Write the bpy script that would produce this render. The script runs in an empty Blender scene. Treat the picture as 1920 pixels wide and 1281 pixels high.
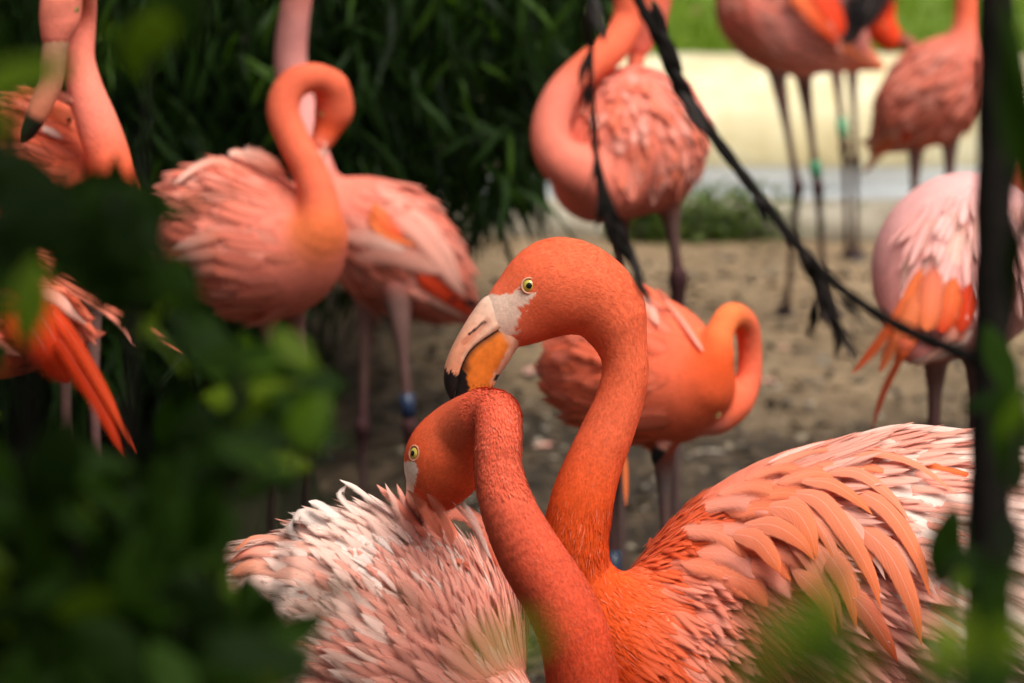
import bpy, math, random
import numpy as np
from mathutils import Vector, Matrix, Euler
from mathutils.bvhtree import BVHTree

random.seed(7); RNG = np.random.default_rng(7)
scene = bpy.context.scene
COL = scene.collection

# ------------------------------------------------------------------ camera
FPX = 6400.0                       # focal length in photo pixels (photo 1920 x 1281)
CAM = np.array([0.0, 0.0, 2.01]); PITCH = math.atan(1400.0 / FPX)
CF = np.array([0, math.cos(PITCH), -math.sin(PITCH)])
CU = np.array([0, math.sin(PITCH), math.cos(PITCH)])
CR = np.array([1.0, 0, 0])
cd = bpy.data.cameras.new('camera'); cam = bpy.data.objects.new('camera', cd); COL.objects.link(cam)
cam.location = CAM; cam.rotation_euler = (math.pi / 2 - PITCH, 0, 0)
cd.sensor_width = 36.0; cd.lens = 36.0 * FPX / 1920.0
cd.clip_start = 0.05; cd.clip_end = 900
cd.dof.use_dof = True; cd.dof.focus_distance = 3.96
cd.dof.aperture_fstop = (cd.lens / 1000.0) / 0.024
cd.dof.aperture_blades = 0
scene.camera = cam

# ------------------------------------------------------------------ world, sun, exposure
SUN_EL, SUN_AZ = math.radians(64), math.radians(135)     # azimuth clockwise from +Y: high, over the camera's right shoulder
w = bpy.data.worlds.new('World'); scene.world = w; w.use_nodes = True
nt = w.node_tree; sky = nt.nodes.new('ShaderNodeTexSky'); sky.sky_type = 'NISHITA'; sky.sun_disc = False
sky.sun_elevation = SUN_EL; sky.sun_rotation = SUN_AZ; sky.dust_density = 3.0; sky.air_density = 0.6; sky.ozone_density = 0.5
hs = nt.nodes.new('ShaderNodeHueSaturation'); hs.inputs['Saturation'].default_value = 0.2      # thin even cloud: a nearly white sky
nt.links.new(sky.outputs[0], hs.inputs['Color']); nt.links.new(hs.outputs[0], nt.nodes['Background'].inputs[0]); nt.nodes['Background'].inputs[1].default_value = 0.05
sl = bpy.data.lights.new('sun', 'SUN'); sl.energy = 1.5; sl.angle = math.radians(45); sl.color = (1.0, 0.95, 0.87)
so = bpy.data.objects.new('sun', sl); COL.objects.link(so)
sdir = Vector((math.sin(SUN_AZ) * math.cos(SUN_EL), math.cos(SUN_AZ) * math.cos(SUN_EL), math.sin(SUN_EL)))
so.rotation_euler = sdir.to_track_quat('Z', 'Y').to_euler(); so.location = sdir * 20
vs = scene.view_settings; vs.view_transform = 'Standard'; vs.look = 'None'; vs.gamma = 1.0; vs.exposure = 1.62
vs.use_curve_mapping = False
scene.render.engine = 'CYCLES'
scene.cycles.use_denoising = True
scene.cycles.max_bounces = 5; scene.cycles.transparent_max_bounces = 32; scene.cycles.adaptive_threshold = 0.03
scene.cycles.sample_clamp_indirect = 6

# ------------------------------------------------------------------ helpers
def W(x, y, d):
    """photo pixel + distance along the view axis -> world point"""
    return CAM + d * ((x - 960.0) / FPX * CR - (y - 640.5) / FPX * CU + CF)
def G(x, y, z=0.0):
    """photo pixel -> world point on the horizontal plane at height z"""
    r = (x - 960.0) / FPX * CR - (y - 640.5) / FPX * CU + CF
    return CAM + r * ((z - CAM[2]) / r[2])
def PX(P):
    P = np.asarray(P) - CAM
    d = P @ CF
    return 960 + FPX * (P @ CR) / d, 640.5 - FPX * (P @ CU) / d, d

def mesh(name, V, Fc, mat=None, parent=None, smooth=True, cols=None, uv=None, base=None, kind=None, normals=None):
    V = np.asarray(V, dtype=np.float64)
    if base is not None: V = V - np.asarray(base)
    me = bpy.data.meshes.new(name)
    if isinstance(Fc, np.ndarray):
        k = Fc.shape[1]; n = len(Fc)
        me.vertices.add(len(V)); me.vertices.foreach_set('co', V.astype(np.float32).ravel())
        me.loops.add(n * k); me.loops.foreach_set('vertex_index', Fc.astype(np.int32).ravel())
        me.polygons.add(n); me.polygons.foreach_set('loop_start', np.arange(0, n * k, k, dtype=np.int32))
        me.update(calc_edges=True); me.validate()
    else:
        me.from_pydata(V.tolist(), [], [tuple(f) for f in Fc])
    if cols is not None:
        c = np.ones((len(V), 4), np.float32); c[:, :3] = np.clip(cols, 0, 1)
        a = me.color_attributes.new('Col', 'FLOAT_COLOR', 'POINT'); a.data.foreach_set('color', c.ravel())
    if uv is not None:
        li = np.empty(len(me.loops), np.int32); me.loops.foreach_get('vertex_index', li)
        l = me.uv_layers.new(name='UVMap'); l.data.foreach_set('uv', np.asarray(uv, np.float32)[li].ravel())
    if smooth: me.polygons.foreach_set('use_smooth', np.ones(len(me.polygons), bool))
    if normals is not None: me.normals_split_custom_set_from_vertices(np.asarray(normals, float).tolist())
    if mat: me.materials.append(mat)
    o = bpy.data.objects.new(name, me); COL.objects.link(o)
    if parent: o.parent = parent
    if kind: o['kind'] = kind
    return o
def tag(o, label, cat, group=None, kind=None):
    o['label'] = label; o['category'] = cat
    if group: o['group'] = group
    if kind: o['kind'] = kind
    return o
def thing(name, loc, label, cat, group=None):
    o = bpy.data.objects.new(name, None); COL.objects.link(o); o.location = loc; o.empty_display_size = 0.05
    return tag(o, label, cat, group)
def spline(pts, n):
    """Catmull-Rom through rows of pts, n samples"""
    P = np.asarray(pts, float)
    if len(P) == 2: 
        t = np.linspace(0, 1, n)[:, None]; return P[0] * (1 - t) + P[1] * t
    Q = np.vstack([2 * P[0] - P[1], P, 2 * P[-1] - P[-2]])
    out = []
    for s in np.linspace(0, len(P) - 1 - 1e-9, n):
        i = int(s); t = s - i; a, b, c, d = Q[i:i + 4]
        out.append(0.5 * (2 * b + (c - a) * t + (2 * a - 5 * b + 4 * c - d) * t * t + (3 * b - 3 * c + d - a) * t ** 3))
    return np.array(out)
def nrm(v): 
    v = np.asarray(v, float); return v / np.maximum(np.linalg.norm(v, axis=-1, keepdims=True), 1e-9)
def tube(P, R, ns=8, cap=True):
    P = np.asarray(P, float); n = len(P); T = nrm(np.gradient(P, axis=0)); V = []; 
    ref = np.array([0, 0, 1.0]) if abs(T[0][2]) < 0.9 else np.array([1.0, 0, 0])
    A = nrm(np.cross(T[0], ref))
    for i in range(n):
        A = nrm(A - T[i] * (A @ T[i])); B = np.cross(T[i], A)
        for k in range(ns):
            a = 2 * math.pi * k / ns; V.append(P[i] + R[i] * (A * math.cos(a) + B * math.sin(a)))
    Fc = [(i * ns + k, i * ns + (k + 1) % ns, (i + 1) * ns + (k + 1) % ns, (i + 1) * ns + k) for i in range(n - 1) for k in range(ns)]
    if cap: Fc.append(tuple(range(ns - 1, -1, -1))); Fc.append(tuple((n - 1) * ns + k for k in range(ns)))
    return np.array(V), Fc

# ------------------------------------------------------------------ materials
def newmat(name):
    m = bpy.data.materials.new(name); m.use_nodes = True
    return m, m.node_tree.nodes, m.node_tree.links, m.node_tree.nodes['Principled BSDF']
def nd(N, t, **kw):
    n = N.new(t)
    for k, v in kw.items():
        if k in n.inputs: n.inputs[k].default_value = v
        else: setattr(n, k, v)
    return n
def ramp(N, stops):
    r = N.new('ShaderNodeValToRGB'); e = r.color_ramp.elements
    while len(e) < len(stops): e.new(0.5)
    for i, (p, c) in enumerate(stops):
        e[i].position = p; e[i].color = (c[0], c[1], c[2], 1) if not isinstance(c, (int, float)) else (c, c, c, 1)
    return r
def mixc(N, L, blend, fac, a, b):
    m = N.new('ShaderNodeMix'); m.data_type = 'RGBA'; m.blend_type = blend
    for s, v in ((0, fac), (6, a), (7, b)):
        if hasattr(v, 'links'): L.new(v, m.inputs[s])
        elif isinstance(v, (int, float)): m.inputs[s].default_value = v
        else: m.inputs[s].default_value = (v[0], v[1], v[2], 1)
    return m.outputs[2]

def mat_plumage(name, scale=1.0, bump=0.12):
    m, N, L, B = newmat(name)
    at = nd(N, 'ShaderNodeAttribute', attribute_name='Col'); tc = N.new('ShaderNodeTexCoord')
    n1 = nd(N, 'ShaderNodeTexNoise', Scale=38 * scale, Detail=4.0, Roughness=0.65)
    n2 = nd(N, 'ShaderNodeTexNoise', Scale=260 * scale, Detail=2.0)
    for n in (n1, n2): L.new(tc.outputs['Object'], n.inputs['Vector'])
    r1 = ramp(N, [(0.3, 0.86), (0.7, 1.08)]); L.new(n1.outputs[0], r1.inputs[0])
    r2 = ramp(N, [(0.3, 0.92), (0.7, 1.08)]); L.new(n2.outputs[0], r2.inputs[0])
    c = mixc(N, L, 'MULTIPLY', 1.0, at.outputs[0], r1.outputs[0]); c = mixc(N, L, 'MULTIPLY', 1.0, c, r2.outputs[0])
    L.new(c, B.inputs['Base Color']); B.inputs['Roughness'].default_value = 0.75
    B.inputs['Specular IOR Level'].default_value = 0.08
    b = nd(N, 'ShaderNodeBump', Strength=bump, Distance=0.004); L.new(n2.outputs[0], b.inputs['Height']); L.new(b.outputs[0], B.inputs['Normal'])
    return m
def mat_feather(name, soft=.7, lo=.34, shaft=.12, trl=.06):
    m, N, L, B = newmat(name)
    at = nd(N, 'ShaderNodeAttribute', attribute_name='Col'); uv = N.new('ShaderNodeUVMap')
    sx = N.new('ShaderNodeSeparateXYZ'); L.new(uv.outputs[0], sx.inputs[0])
    ab = nd(N, 'ShaderNodeMath', operation='ABSOLUTE'); L.new(sx.outputs[1], ab.inputs[0])
    # barbs run obliquely from the shaft to the edge: coordinate along = u - 0.25|v|
    ml = nd(N, 'ShaderNodeMath', operation='MULTIPLY_ADD'); L.new(ab.outputs[0], ml.inputs[0]); ml.inputs[1].default_value = -0.28; L.new(sx.outputs[0], ml.inputs[2])
    cx = N.new('ShaderNodeCombineXYZ'); L.new(ml.outputs[0], cx.inputs[0]); L.new(sx.outputs[2], cx.inputs[2])
    mp = nd(N, 'ShaderNodeMapping'); mp.inputs['Scale'].default_value = (30, 1, 1); L.new(cx.outputs[0], mp.inputs[0])
    n1 = nd(N, 'ShaderNodeTexNoise', Scale=1.0, Detail=3.0, Roughness=0.6); L.new(mp.outputs[0], n1.inputs['Vector'])
    r1 = ramp(N, [(0.3, 0.80), (0.7, 1.12)]); L.new(n1.outputs[0], r1.inputs[0])
    c = mixc(N, L, 'MULTIPLY', 1.0, at.outputs[0], r1.outputs[0])
    sh = ramp(N, [(0.0, 1.0), (0.07, 0.0)]); L.new(ab.outputs[0], sh.inputs[0])
    sm = nd(N, 'ShaderNodeMath', operation='MULTIPLY'); L.new(sh.outputs[0], sm.inputs[0]); sm.inputs[1].default_value = shaft
    c = mixc(N, L, 'MIX', sm.outputs[0], c, (0.88, 0.62, 0.52))
    L.new(c, B.inputs['Base Color']); B.inputs['Roughness'].default_value = 0.6; B.inputs['Specular IOR Level'].default_value = 0.1
    b = nd(N, 'ShaderNodeBump', Strength=0.3, Distance=0.002); L.new(n1.outputs[0], b.inputs['Height']); L.new(b.outputs[0], B.inputs['Normal'])
    tr = N.new('ShaderNodeBsdfTranslucent'); L.new(c, tr.inputs[0]); mx = N.new('ShaderNodeMixShader'); mx.inputs[0].default_value = trl
    L.new(B.outputs[0], mx.inputs[1]); L.new(tr.outputs[0], mx.inputs[2])
    # barbs part at the rim: frayed, half open edge
    n2 = nd(N, 'ShaderNodeTexNoise', Scale=1.6, Detail=1.0); L.new(mp.outputs[0], n2.inputs['Vector'])
    ed = nd(N, 'ShaderNodeMath', operation='MULTIPLY_ADD'); L.new(n2.outputs[0], ed.inputs[0]); ed.inputs[1].default_value = soft; L.new(ab.outputs[0], ed.inputs[2])
    rp = ramp(N, [(0.0, 1.0), (1.0, 0.0)]); mr = nd(N, 'ShaderNodeMapRange'); mr.inputs[1].default_value = lo + soft * .5; mr.inputs[2].default_value = .95 + soft * .5
    L.new(ed.outputs[0], mr.inputs[0]); L.new(mr.outputs[0], rp.inputs[0])
    tp = N.new('ShaderNodeBsdfTransparent'); mx2 = N.new('ShaderNodeMixShader'); L.new(rp.outputs[0], mx2.inputs[0]); L.new(tp.outputs[0], mx2.inputs[1]); L.new(mx.outputs[0], mx2.inputs[2])
    L.new((mx2 if soft else mx).outputs[0], N['Material Output'].inputs[0])
    return m
def mat_col(name, rough=0.5, bump=0.0, bscale=60, spec=0.5, var=0.15):
    m, N, L, B = newmat(name)
    at = nd(N, 'ShaderNodeAttribute', attribute_name='Col'); tc = N.new('ShaderNodeTexCoord')
    n1 = nd(N, 'ShaderNodeTexNoise', Scale=bscale, Detail=4.0); L.new(tc.outputs['Object'], n1.inputs['Vector'])
    r1 = ramp(N, [(0.3, 1 - var), (0.7, 1 + var)]); L.new(n1.outputs[0], r1.inputs[0])
    L.new(mixc(N, L, 'MULTIPLY', 1.0, at.outputs[0], r1.outputs[0]), B.inputs['Base Color'])
    B.inputs['Roughness'].default_value = rough; B.inputs['Specular IOR Level'].default_value = spec
    if bump: 
        b = nd(N, 'ShaderNodeBump', Strength=bump, Distance=0.003); L.new(n1.outputs[0], b.inputs['Height']); L.new(b.outputs[0], B.inputs['Normal'])
    return m
def mat_noise(name, stops, scale, rough=0.8, bump=0.3, bdist=0.01, detail=6.0, spec=0.5, scale2=None):
    m, N, L, B = newmat(name); tc = N.new('ShaderNodeTexCoord')
    n1 = nd(N, 'ShaderNodeTexNoise', Scale=scale, Detail=detail, Roughness=0.65); L.new(tc.outputs['Object'], n1.inputs['Vector'])
    r = ramp(N, stops); L.new(n1.outputs[0], r.inputs[0]); c = r.outputs[0]
    if scale2:
        n2 = nd(N, 'ShaderNodeTexNoise', Scale=scale2, Detail=3.0); L.new(tc.outputs['Object'], n2.inputs['Vector'])
        r2 = ramp(N, [(0.35, 0.75), (0.65, 1.15)]); L.new(n2.outputs[0], r2.inputs[0]); c = mixc(N, L, 'MULTIPLY', 1.0, c, r2.outputs[0])
    L.new(c, B.inputs['Base Color']); B.inputs['Roughness'].default_value = rough; B.inputs['Specular IOR Level'].default_value = spec
    b = nd(N, 'ShaderNodeBump', Strength=bump, Distance=bdist); L.new(n1.outputs[0], b.inputs['Height']); L.new(b.outputs[0], B.inputs['Normal'])
    return m
def mat_leaf(name, c1, c2, rough=0.35, trans=0.3, spec=0.5):
    m, N, L, B = newmat(name); oi = N.new('ShaderNodeObjectInfo'); tc = N.new('ShaderNodeTexCoord')
    ge = N.new('ShaderNodeNewGeometry')
    ad = nd(N, 'ShaderNodeMath', operation='ADD'); L.new(oi.outputs['Random'], ad.inputs[0]); L.new(ge.outputs['Random Per Island'], ad.inputs[1])
    fr = nd(N, 'ShaderNodeMath', operation='FRACT'); L.new(ad.outputs[0], fr.inputs[0])
    n1 = nd(N, 'ShaderNodeTexNoise', Scale=30, Detail=3.0); L.new(tc.outputs['Object'], n1.inputs['Vector'])
    r = ramp(N, [(0.3, 0.75), (0.7, 1.2)]); L.new(n1.outputs[0], r.inputs[0])
    c = mixc(N, L, 'MIX', fr.outputs[0], c1, c2); c = mixc(N, L, 'MULTIPLY', 1.0, c, r.outputs[0])
    L.new(c, B.inputs['Base Color']); B.inputs['Roughness'].default_value = rough; B.inputs['Specular IOR Level'].default_value = spec
    tr = N.new('ShaderNodeBsdfTranslucent'); L.new(mixc(N, L, 'MULTIPLY', 1.0, c, (1.6, 1.9, 0.6)), tr.inputs[0])
    mx = N.new('ShaderNodeMixShader'); mx.inputs[0].default_value = trans
    L.new(B.outputs[0], mx.inputs[1]); L.new(tr.outputs[0], mx.inputs[2]); L.new(mx.outputs[0], N['Material Output'].inputs[0])
    return m

M_PLUM = mat_plumage('plumage_near'); M_PLUMB = mat_plumage('plumage_far', 0.8, 0.3)
M_FEA = mat_feather('feather_vane'); M_FEAF = mat_feather('feather_vane_far', 0); M_FEAM = mat_feather('feather_vane_mid', .5, .55, .25, .12); M_FEAC = mat_feather('feather_vane_firm', .25, .78, .26, .12); M_BILL = mat_col('bill_horn', 0.42, 0.12, 120, 0.16, 0.12)
M_EYE = mat_col('eye_surface', 0.06, 0, 300, 0.6, 0.1); M_BAND = mat_col('ring_plastic', 0.4, 0, 80, 0.5, 0.1)

# colours (linear albedo)
CORAL = np.array([.76, .132, .054]); DEEP = np.array([.72, .085, .016]); SALMON = np.array([.75, .185, .105]); PINK = np.array([.76, .285, .21])
PALE = np.array([.80, .47, .38]); WHITE = np.array([.84, .66, .58]); RED = np.array([.70, .050, .012]); ORANGE = np.array([.80, .17, .045])
SHANK = np.array([.13, .07, .06]); JOINT = np.array([.05, .022, .022]); TARS = np.array([.10, .06, .055]); FOOT = np.array([.03, .022, .022])
BLACK = np.array([.008, .007, .007])

# ------------------------------------------------------------------ SDF surface
def surface_nets(D, org, h):
    s = D < 0
    nx, ny, nz = D.shape
    off = [(i, j, k) for i in (0, 1) for j in (0, 1) for k in (0, 1)]
    sl = lambda o: (slice(o[0], nx - 1 + o[0]), slice(o[1], ny - 1 + o[1]), slice(o[2], nz - 1 + o[2]))
    cnt = np.zeros((nx - 1, ny - 1, nz - 1), np.int8)
    for o in off: cnt += s[sl(o)]
    act = (cnt > 0) & (cnt < 8)
    idx = -np.ones(act.shape, np.int64); C = np.argwhere(act); idx[act] = np.arange(len(C))
    val = {o: D[sl(o)][act] for o in off}
    acc = np.zeros((len(C), 3)); n = np.zeros(len(C))
    for o in off:
        for ax in range(3):
            if o[ax] == 0:
                p = list(o); p[ax] = 1; p = tuple(p); a, b = val[o], val[p]
                c = (a < 0) != (b < 0); t = np.where(c, a / np.where(c, a - b, 1), 0)
                q = np.tile(np.array(o, float), (len(C), 1)); q[:, ax] += t
                acc += q * c[:, None]; n += c
    V = org + h * (C + acc / n[:, None])
    Fs = []
    for ax in range(3):
        u, v = (ax + 1) % 3, (ax + 2) % 3
        lo = [slice(1, -1)] * 3; lo[ax] = slice(0, -1); hi = [slice(1, -1)] * 3; hi[ax] = slice(1, None)
        A, Bq = s[tuple(lo)], s[tuple(hi)]
        for flip, msk in ((False, A & ~Bq), (True, ~A & Bq)):
            e = np.argwhere(msk)
            if not len(e): continue
            g = e.copy(); g[:, u] += 1; g[:, v] += 1
            def cell(du, dv):
                q = g.copy(); q[:, u] -= du; q[:, v] -= dv; return idx[q[:, 0], q[:, 1], q[:, 2]]
            f = np.stack([cell(1, 1), cell(0, 1), cell(0, 0), cell(1, 0)], 1)
            if flip: f = f[:, ::-1]
            Fs.append(f)
    F_ = np.vstack(Fs); F_ = F_[(F_ >= 0).all(1)]
    return V, F_

class Flamingo:
    def __init__(s, name, label, group='flamingos in the flock', far=True):
        s.name, s.label, s.group, s.far = name, label, group, far; s.chains = []; s.feet = []; s.later = []
    def chain(s, nodes, k=0.02, n=None, sq=None):
        """nodes: (px, py, depth, radius in px, colour)"""
        P = np.array([np.r_[W(a, b, d), r * d / FPX, c] for a, b, d, r, c in nodes])
        return s.wchain(P, k, n, sq)
    def wchain(s, P, k=0.02, n=None, sq=None):
        P = np.asarray(P, float); S = spline(P, n or 4 * (len(P) - 1) + 1); S[:, 3] = np.maximum(S[:, 3], P[:, 3].min() * .8)
        s.chains.append((S, k, sq)); return S
    def leg(s, hip, joint, foot, r=.0085, toe=None, hipr=.026, hipcol=SHANK * 1.8, band=None, toed=-1.2):
        """hip/joint (px,py,depth); foot (px,py) on the ground"""
        H = W(*hip) + [0, 0, .03]; J = W(*joint); Fp = G(*foot); Fp[2] = .012
        ad = lambda p, rr, c: np.r_[p, rr, c]
        m1 = H * .66 + J * .34; m2 = H * .4 + J * .6
        s.wchain([ad(H, hipr, hipcol), ad(m1, r * 1.7, SHANK * 1.3), ad(m2, r * 1.05, SHANK), ad(J * .93 + H * .07, r * 1.1, JOINT * 1.6), ad(J, r * 1.65, JOINT), ad(J * .93 + Fp * .07, r * 1.2, JOINT),
                  ad(J * .75 + Fp * .25, r * .9, TARS), ad(J * .2 + Fp * .8, r * .9, TARS), ad(Fp + [0, 0, .02], r * 1.3, FOOT)], .018, 30)
        for a in (-.45, 0, .45):
            t = toed + a; e = Fp + .085 * np.array([math.cos(t), math.sin(t), -.03])
            s.wchain([ad(Fp + [0, 0, .012], r * 1.1, FOOT), ad((Fp + e) / 2, r, FOOT), ad(e, r * .6, FOOT)], .03, 5)
        s.feet.append(Fp)
        if band is not None:
            t0, t1, c = band; p0 = H * (1 - t0) + J * t0; p1 = H * (1 - t1) + J * t1
            V, Fc = tube(spline([p0, p1], 3), [r * 1.5] * 3, 12); s.later.append(('leg_band', V, Fc, M_BAND, np.tile(c, (len(V), 1))))
    def bill(s, base, d1, d2, ln=.12, r=.021, c1=PALE, hero=False):
        """bent bill: base point, first direction, direction after the bend"""
        d1, d2 = nrm(d1), nrm(d2); p = [base - d1 * .01, base + d1 * ln * .25, base + d1 * ln * .5, base + d1 * ln * .62 + d2 * ln * .22, base + d1 * ln * .66 + d2 * ln * .42, base + d1 * ln * .64 + d2 * ln * .56]
        P = spline(p, 16); R = np.interp(np.linspace(0, 1, 16), [0, .3, .55, .8, 1], [r, r * .95, r * .9, r * .6, r * .12])
        V, Fc = tube(P, R, 10); u = np.repeat(np.linspace(0, 1, 16), 10)[:, None]
        c = np.where(u > .62, BLACK, c1 * (1 - u) + SALMON * u); s.later.append(('bill', V, Fc, M_BILL, c))
    def eyes(s, cpos, side, r=.005):
        for sg in (1, -1):
            n = nrm(side) * sg; s.later.append(('EYE', cpos + n * 0, n, r))
    def build(s, h):
        allP = np.vstack([c[0][:, :4] for c in s.chains]); mx = allP[:, 3].max()
        lo = (allP[:, :3] - allP[:, 3:4]).min(0) - 4 * h; hi = (allP[:, :3] + allP[:, 3:4]).max(0) + 4 * h
        shp = np.ceil((hi - lo) / h).astype(int) + 1; D = np.full(shp, 1.0, np.float32); mg = .03
        for S, k, sq in s.chains:
            Dc = np.full(shp, 1.0, np.float32)
            for i in range(len(S) - 1):
                a, b, ra, rb = S[i][:3], S[i + 1][:3], S[i][3], S[i + 1][3]; rr = max(ra, rb) * (1 if not sq else max(1, sq)) + mg
                i0 = np.clip(np.floor((np.minimum(a, b) - rr - lo) / h).astype(int), 0, shp); i1 = np.clip(np.ceil((np.maximum(a, b) + rr - lo) / h).astype(int) + 1, 0, shp)
                ax = [lo[q] + h * np.arange(i0[q], i1[q]) for q in range(3)]
                X, Y, Z = (ax[0][:, None, None] - a[0]).astype(np.float32), (ax[1][None, :, None] - a[1]).astype(np.float32), (ax[2][None, None, :] - a[2]).astype(np.float32)
                e = b - a
                if sq: # squash along the camera axis
                    q = X * CF[0] + Y * CF[1] + Z * CF[2]; f = (1 / sq - 1) * q
                    X = X + f * CF[0]; Y = Y + f * CF[1]; Z = Z + f * CF[2]; e = e + (e @ CF) * (1 / sq - 1) * CF
                t = np.clip((X * e[0] + Y * e[1] + Z * e[2]) / max(e @ e, 1e-12), 0, 1)
                dd = np.sqrt((X - t * e[0]) ** 2 + (Y - t * e[1]) ** 2 + (Z - t * e[2]) ** 2) - (ra + (rb - ra) * t)
                if sq: dd = dd * min(1, sq)
                v = Dc[i0[0]:i1[0], i0[1]:i1[1], i0[2]:i1[2]]; np.minimum(v, dd, out=v)
            hh = np.maximum(k - np.abs(D - Dc), 0) / k; D = np.minimum(D, Dc) - hh * hh * k / 4
        V, Fq = surface_nets(D, lo, h); V = V
        # colour and flow
        cw = np.zeros(len(V)); cc = np.zeros((len(V), 3)); ft = np.zeros((len(V), 3)); bw = np.zeros(len(V)); s.K = np.zeros(len(V), int)
        for ci, (S, k, sq) in enumerate(s.chains):
            for i in range(len(S) - 1):
                a, b = S[i][:3], S[i + 1][:3]; e = b - a; q = V - a
                if sq:
                    q = q + (q @ CF)[:, None] * (1 / sq - 1) * CF; e = e + (e @ CF) * (1 / sq - 1) * CF
                t = np.clip(q @ e / max(e @ e, 1e-12), 0, 1); r_ = S[i][3] + (S[i + 1][3] - S[i][3]) * t
                dd = np.linalg.norm(q - t[:, None] * e, axis=1) - r_
                wt = np.exp(-np.clip(np.maximum(dd, 0) / .007, 0, 40)) + 1e-12
                g = wt > bw; bw[g] = wt[g]; s.K[g] = ci
                cw += wt; cc += wt[:, None] * (S[i][4:7] + (S[i + 1][4:7] - S[i][4:7]) * t[:, None]); ft += wt[:, None] * nrm(b - a)
        s.V, s.F, s.C, s.T = V, Fq, cc / cw[:, None], nrm(ft)
        if s.far: s.C = s.C * np.where((s.C[:, :1] > .4), [[1, 1.04, 1.25]], 1.0)      # the birds behind are a slightly pinker coral
        fn = nrm(np.cross(V[Fq[:, 2]] - V[Fq[:, 0]], V[Fq[:, 3]] - V[Fq[:, 1]])); N_ = np.zeros_like(V)
        for q in range(4): np.add.at(N_, Fq[:, q], fn)
        s.N = nrm(N_)
        s.base = np.mean(s.feet, 0) if s.feet else np.array([V[:, 0].mean(), V[:, 1].mean(), 0]); s.base[2] = 0
        s.bvh = BVHTree.FromPolygons(V.tolist(), Fq.tolist())
        s.root = thing(s.name, s.base, s.label, 'flamingo', s.group)
        return s
    def finish(s):
        s.body = mesh('body', s.V, s.F, M_PLUMB if s.far else M_PLUM, s.root, cols=s.C, base=s.base)
        for it in s.later:
            if it[0] == 'EYE':
                _, c, n, r = it; loc, no, ix, ds = s.bvh.ray_cast(Vector(c + n * .2), Vector(-n))
                if loc is None: continue
                eye(s, np.array(loc), n, r)
            else:
                nm, V, Fc, mt, c = it; mesh(nm, V, Fc, mt, s.root, cols=c, base=s.base)
        return s.root
    def hit(s, x, y):
        o = CAM; r = nrm((x - 960.0) / FPX * CR - (y - 640.5) / FPX * CU + CF)
        loc, no, ix, ds = s.bvh.ray_cast(Vector(o), Vector(r))
        return (None, None) if loc is None else (np.array(loc), np.array(no))

def eye(s, p, n, r):
    n = nrm(n); a = nrm(np.cross(n, [0, 0, 1])); b = np.cross(n, a); c = p - n * r * .58
    nu, nv = 20, 12; V = []; C = []
    for j in range(nv + 1):
        t = math.pi * j / nv
        for i in range(nu):
            f = 2 * math.pi * i / nu; V.append(c + r * (n * math.cos(t) * .85 + math.sin(t) * (a * math.cos(f) + b * math.sin(f))))
            C.append(np.array([.46, .37, .06]) * (0.75 if t > .95 else 1.0))
    Fc = [(j * nu + i, j * nu + (i + 1) % nu, (j + 1) * nu + (i + 1) % nu, (j + 1) * nu + i) for j in range(nv) for i in range(nu)]
    e = mesh('eye', V, Fc, M_EYE, s.root, cols=np.array(C), base=s.base)
    V = [c + n * r * .875]; 
    for j in (1, 2, 3):
        for i in range(16):
            f = 2 * math.pi * i / 16; rr = .38 * r * j / 3; V.append(c + n * (math.sqrt(1 - (rr / r) ** 2) * r * .85 + r * .03) + rr * (a * math.cos(f) + b * math.sin(f)))
    Fc = [(0, 1 + i, 1 + (i + 1) % 16) for i in range(16)] + [(1 + j * 16 + i, 17 + j * 16 + i, 17 + j * 16 + (i + 1) % 16, 1 + j * 16 + (i + 1) % 16) for j in range(2) for i in range(16)]
    mesh('pupil', V, Fc, M_EYE, e, cols=np.tile(BLACK * .6, (len(V), 1)), base=s.base)
    P = [c + n * r * .50 + .98 * r * (a * math.cos(f) + b * math.sin(f)) for f in np.linspace(0, 2 * math.pi, 25)]
    V, Fc = tube(P, [r * .15] * 25, 8, False); mesh('eyelid', V, Fc, M_BILL, e, cols=np.tile([.56, .27, .16], (len(V), 1)), base=s.base)

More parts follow.
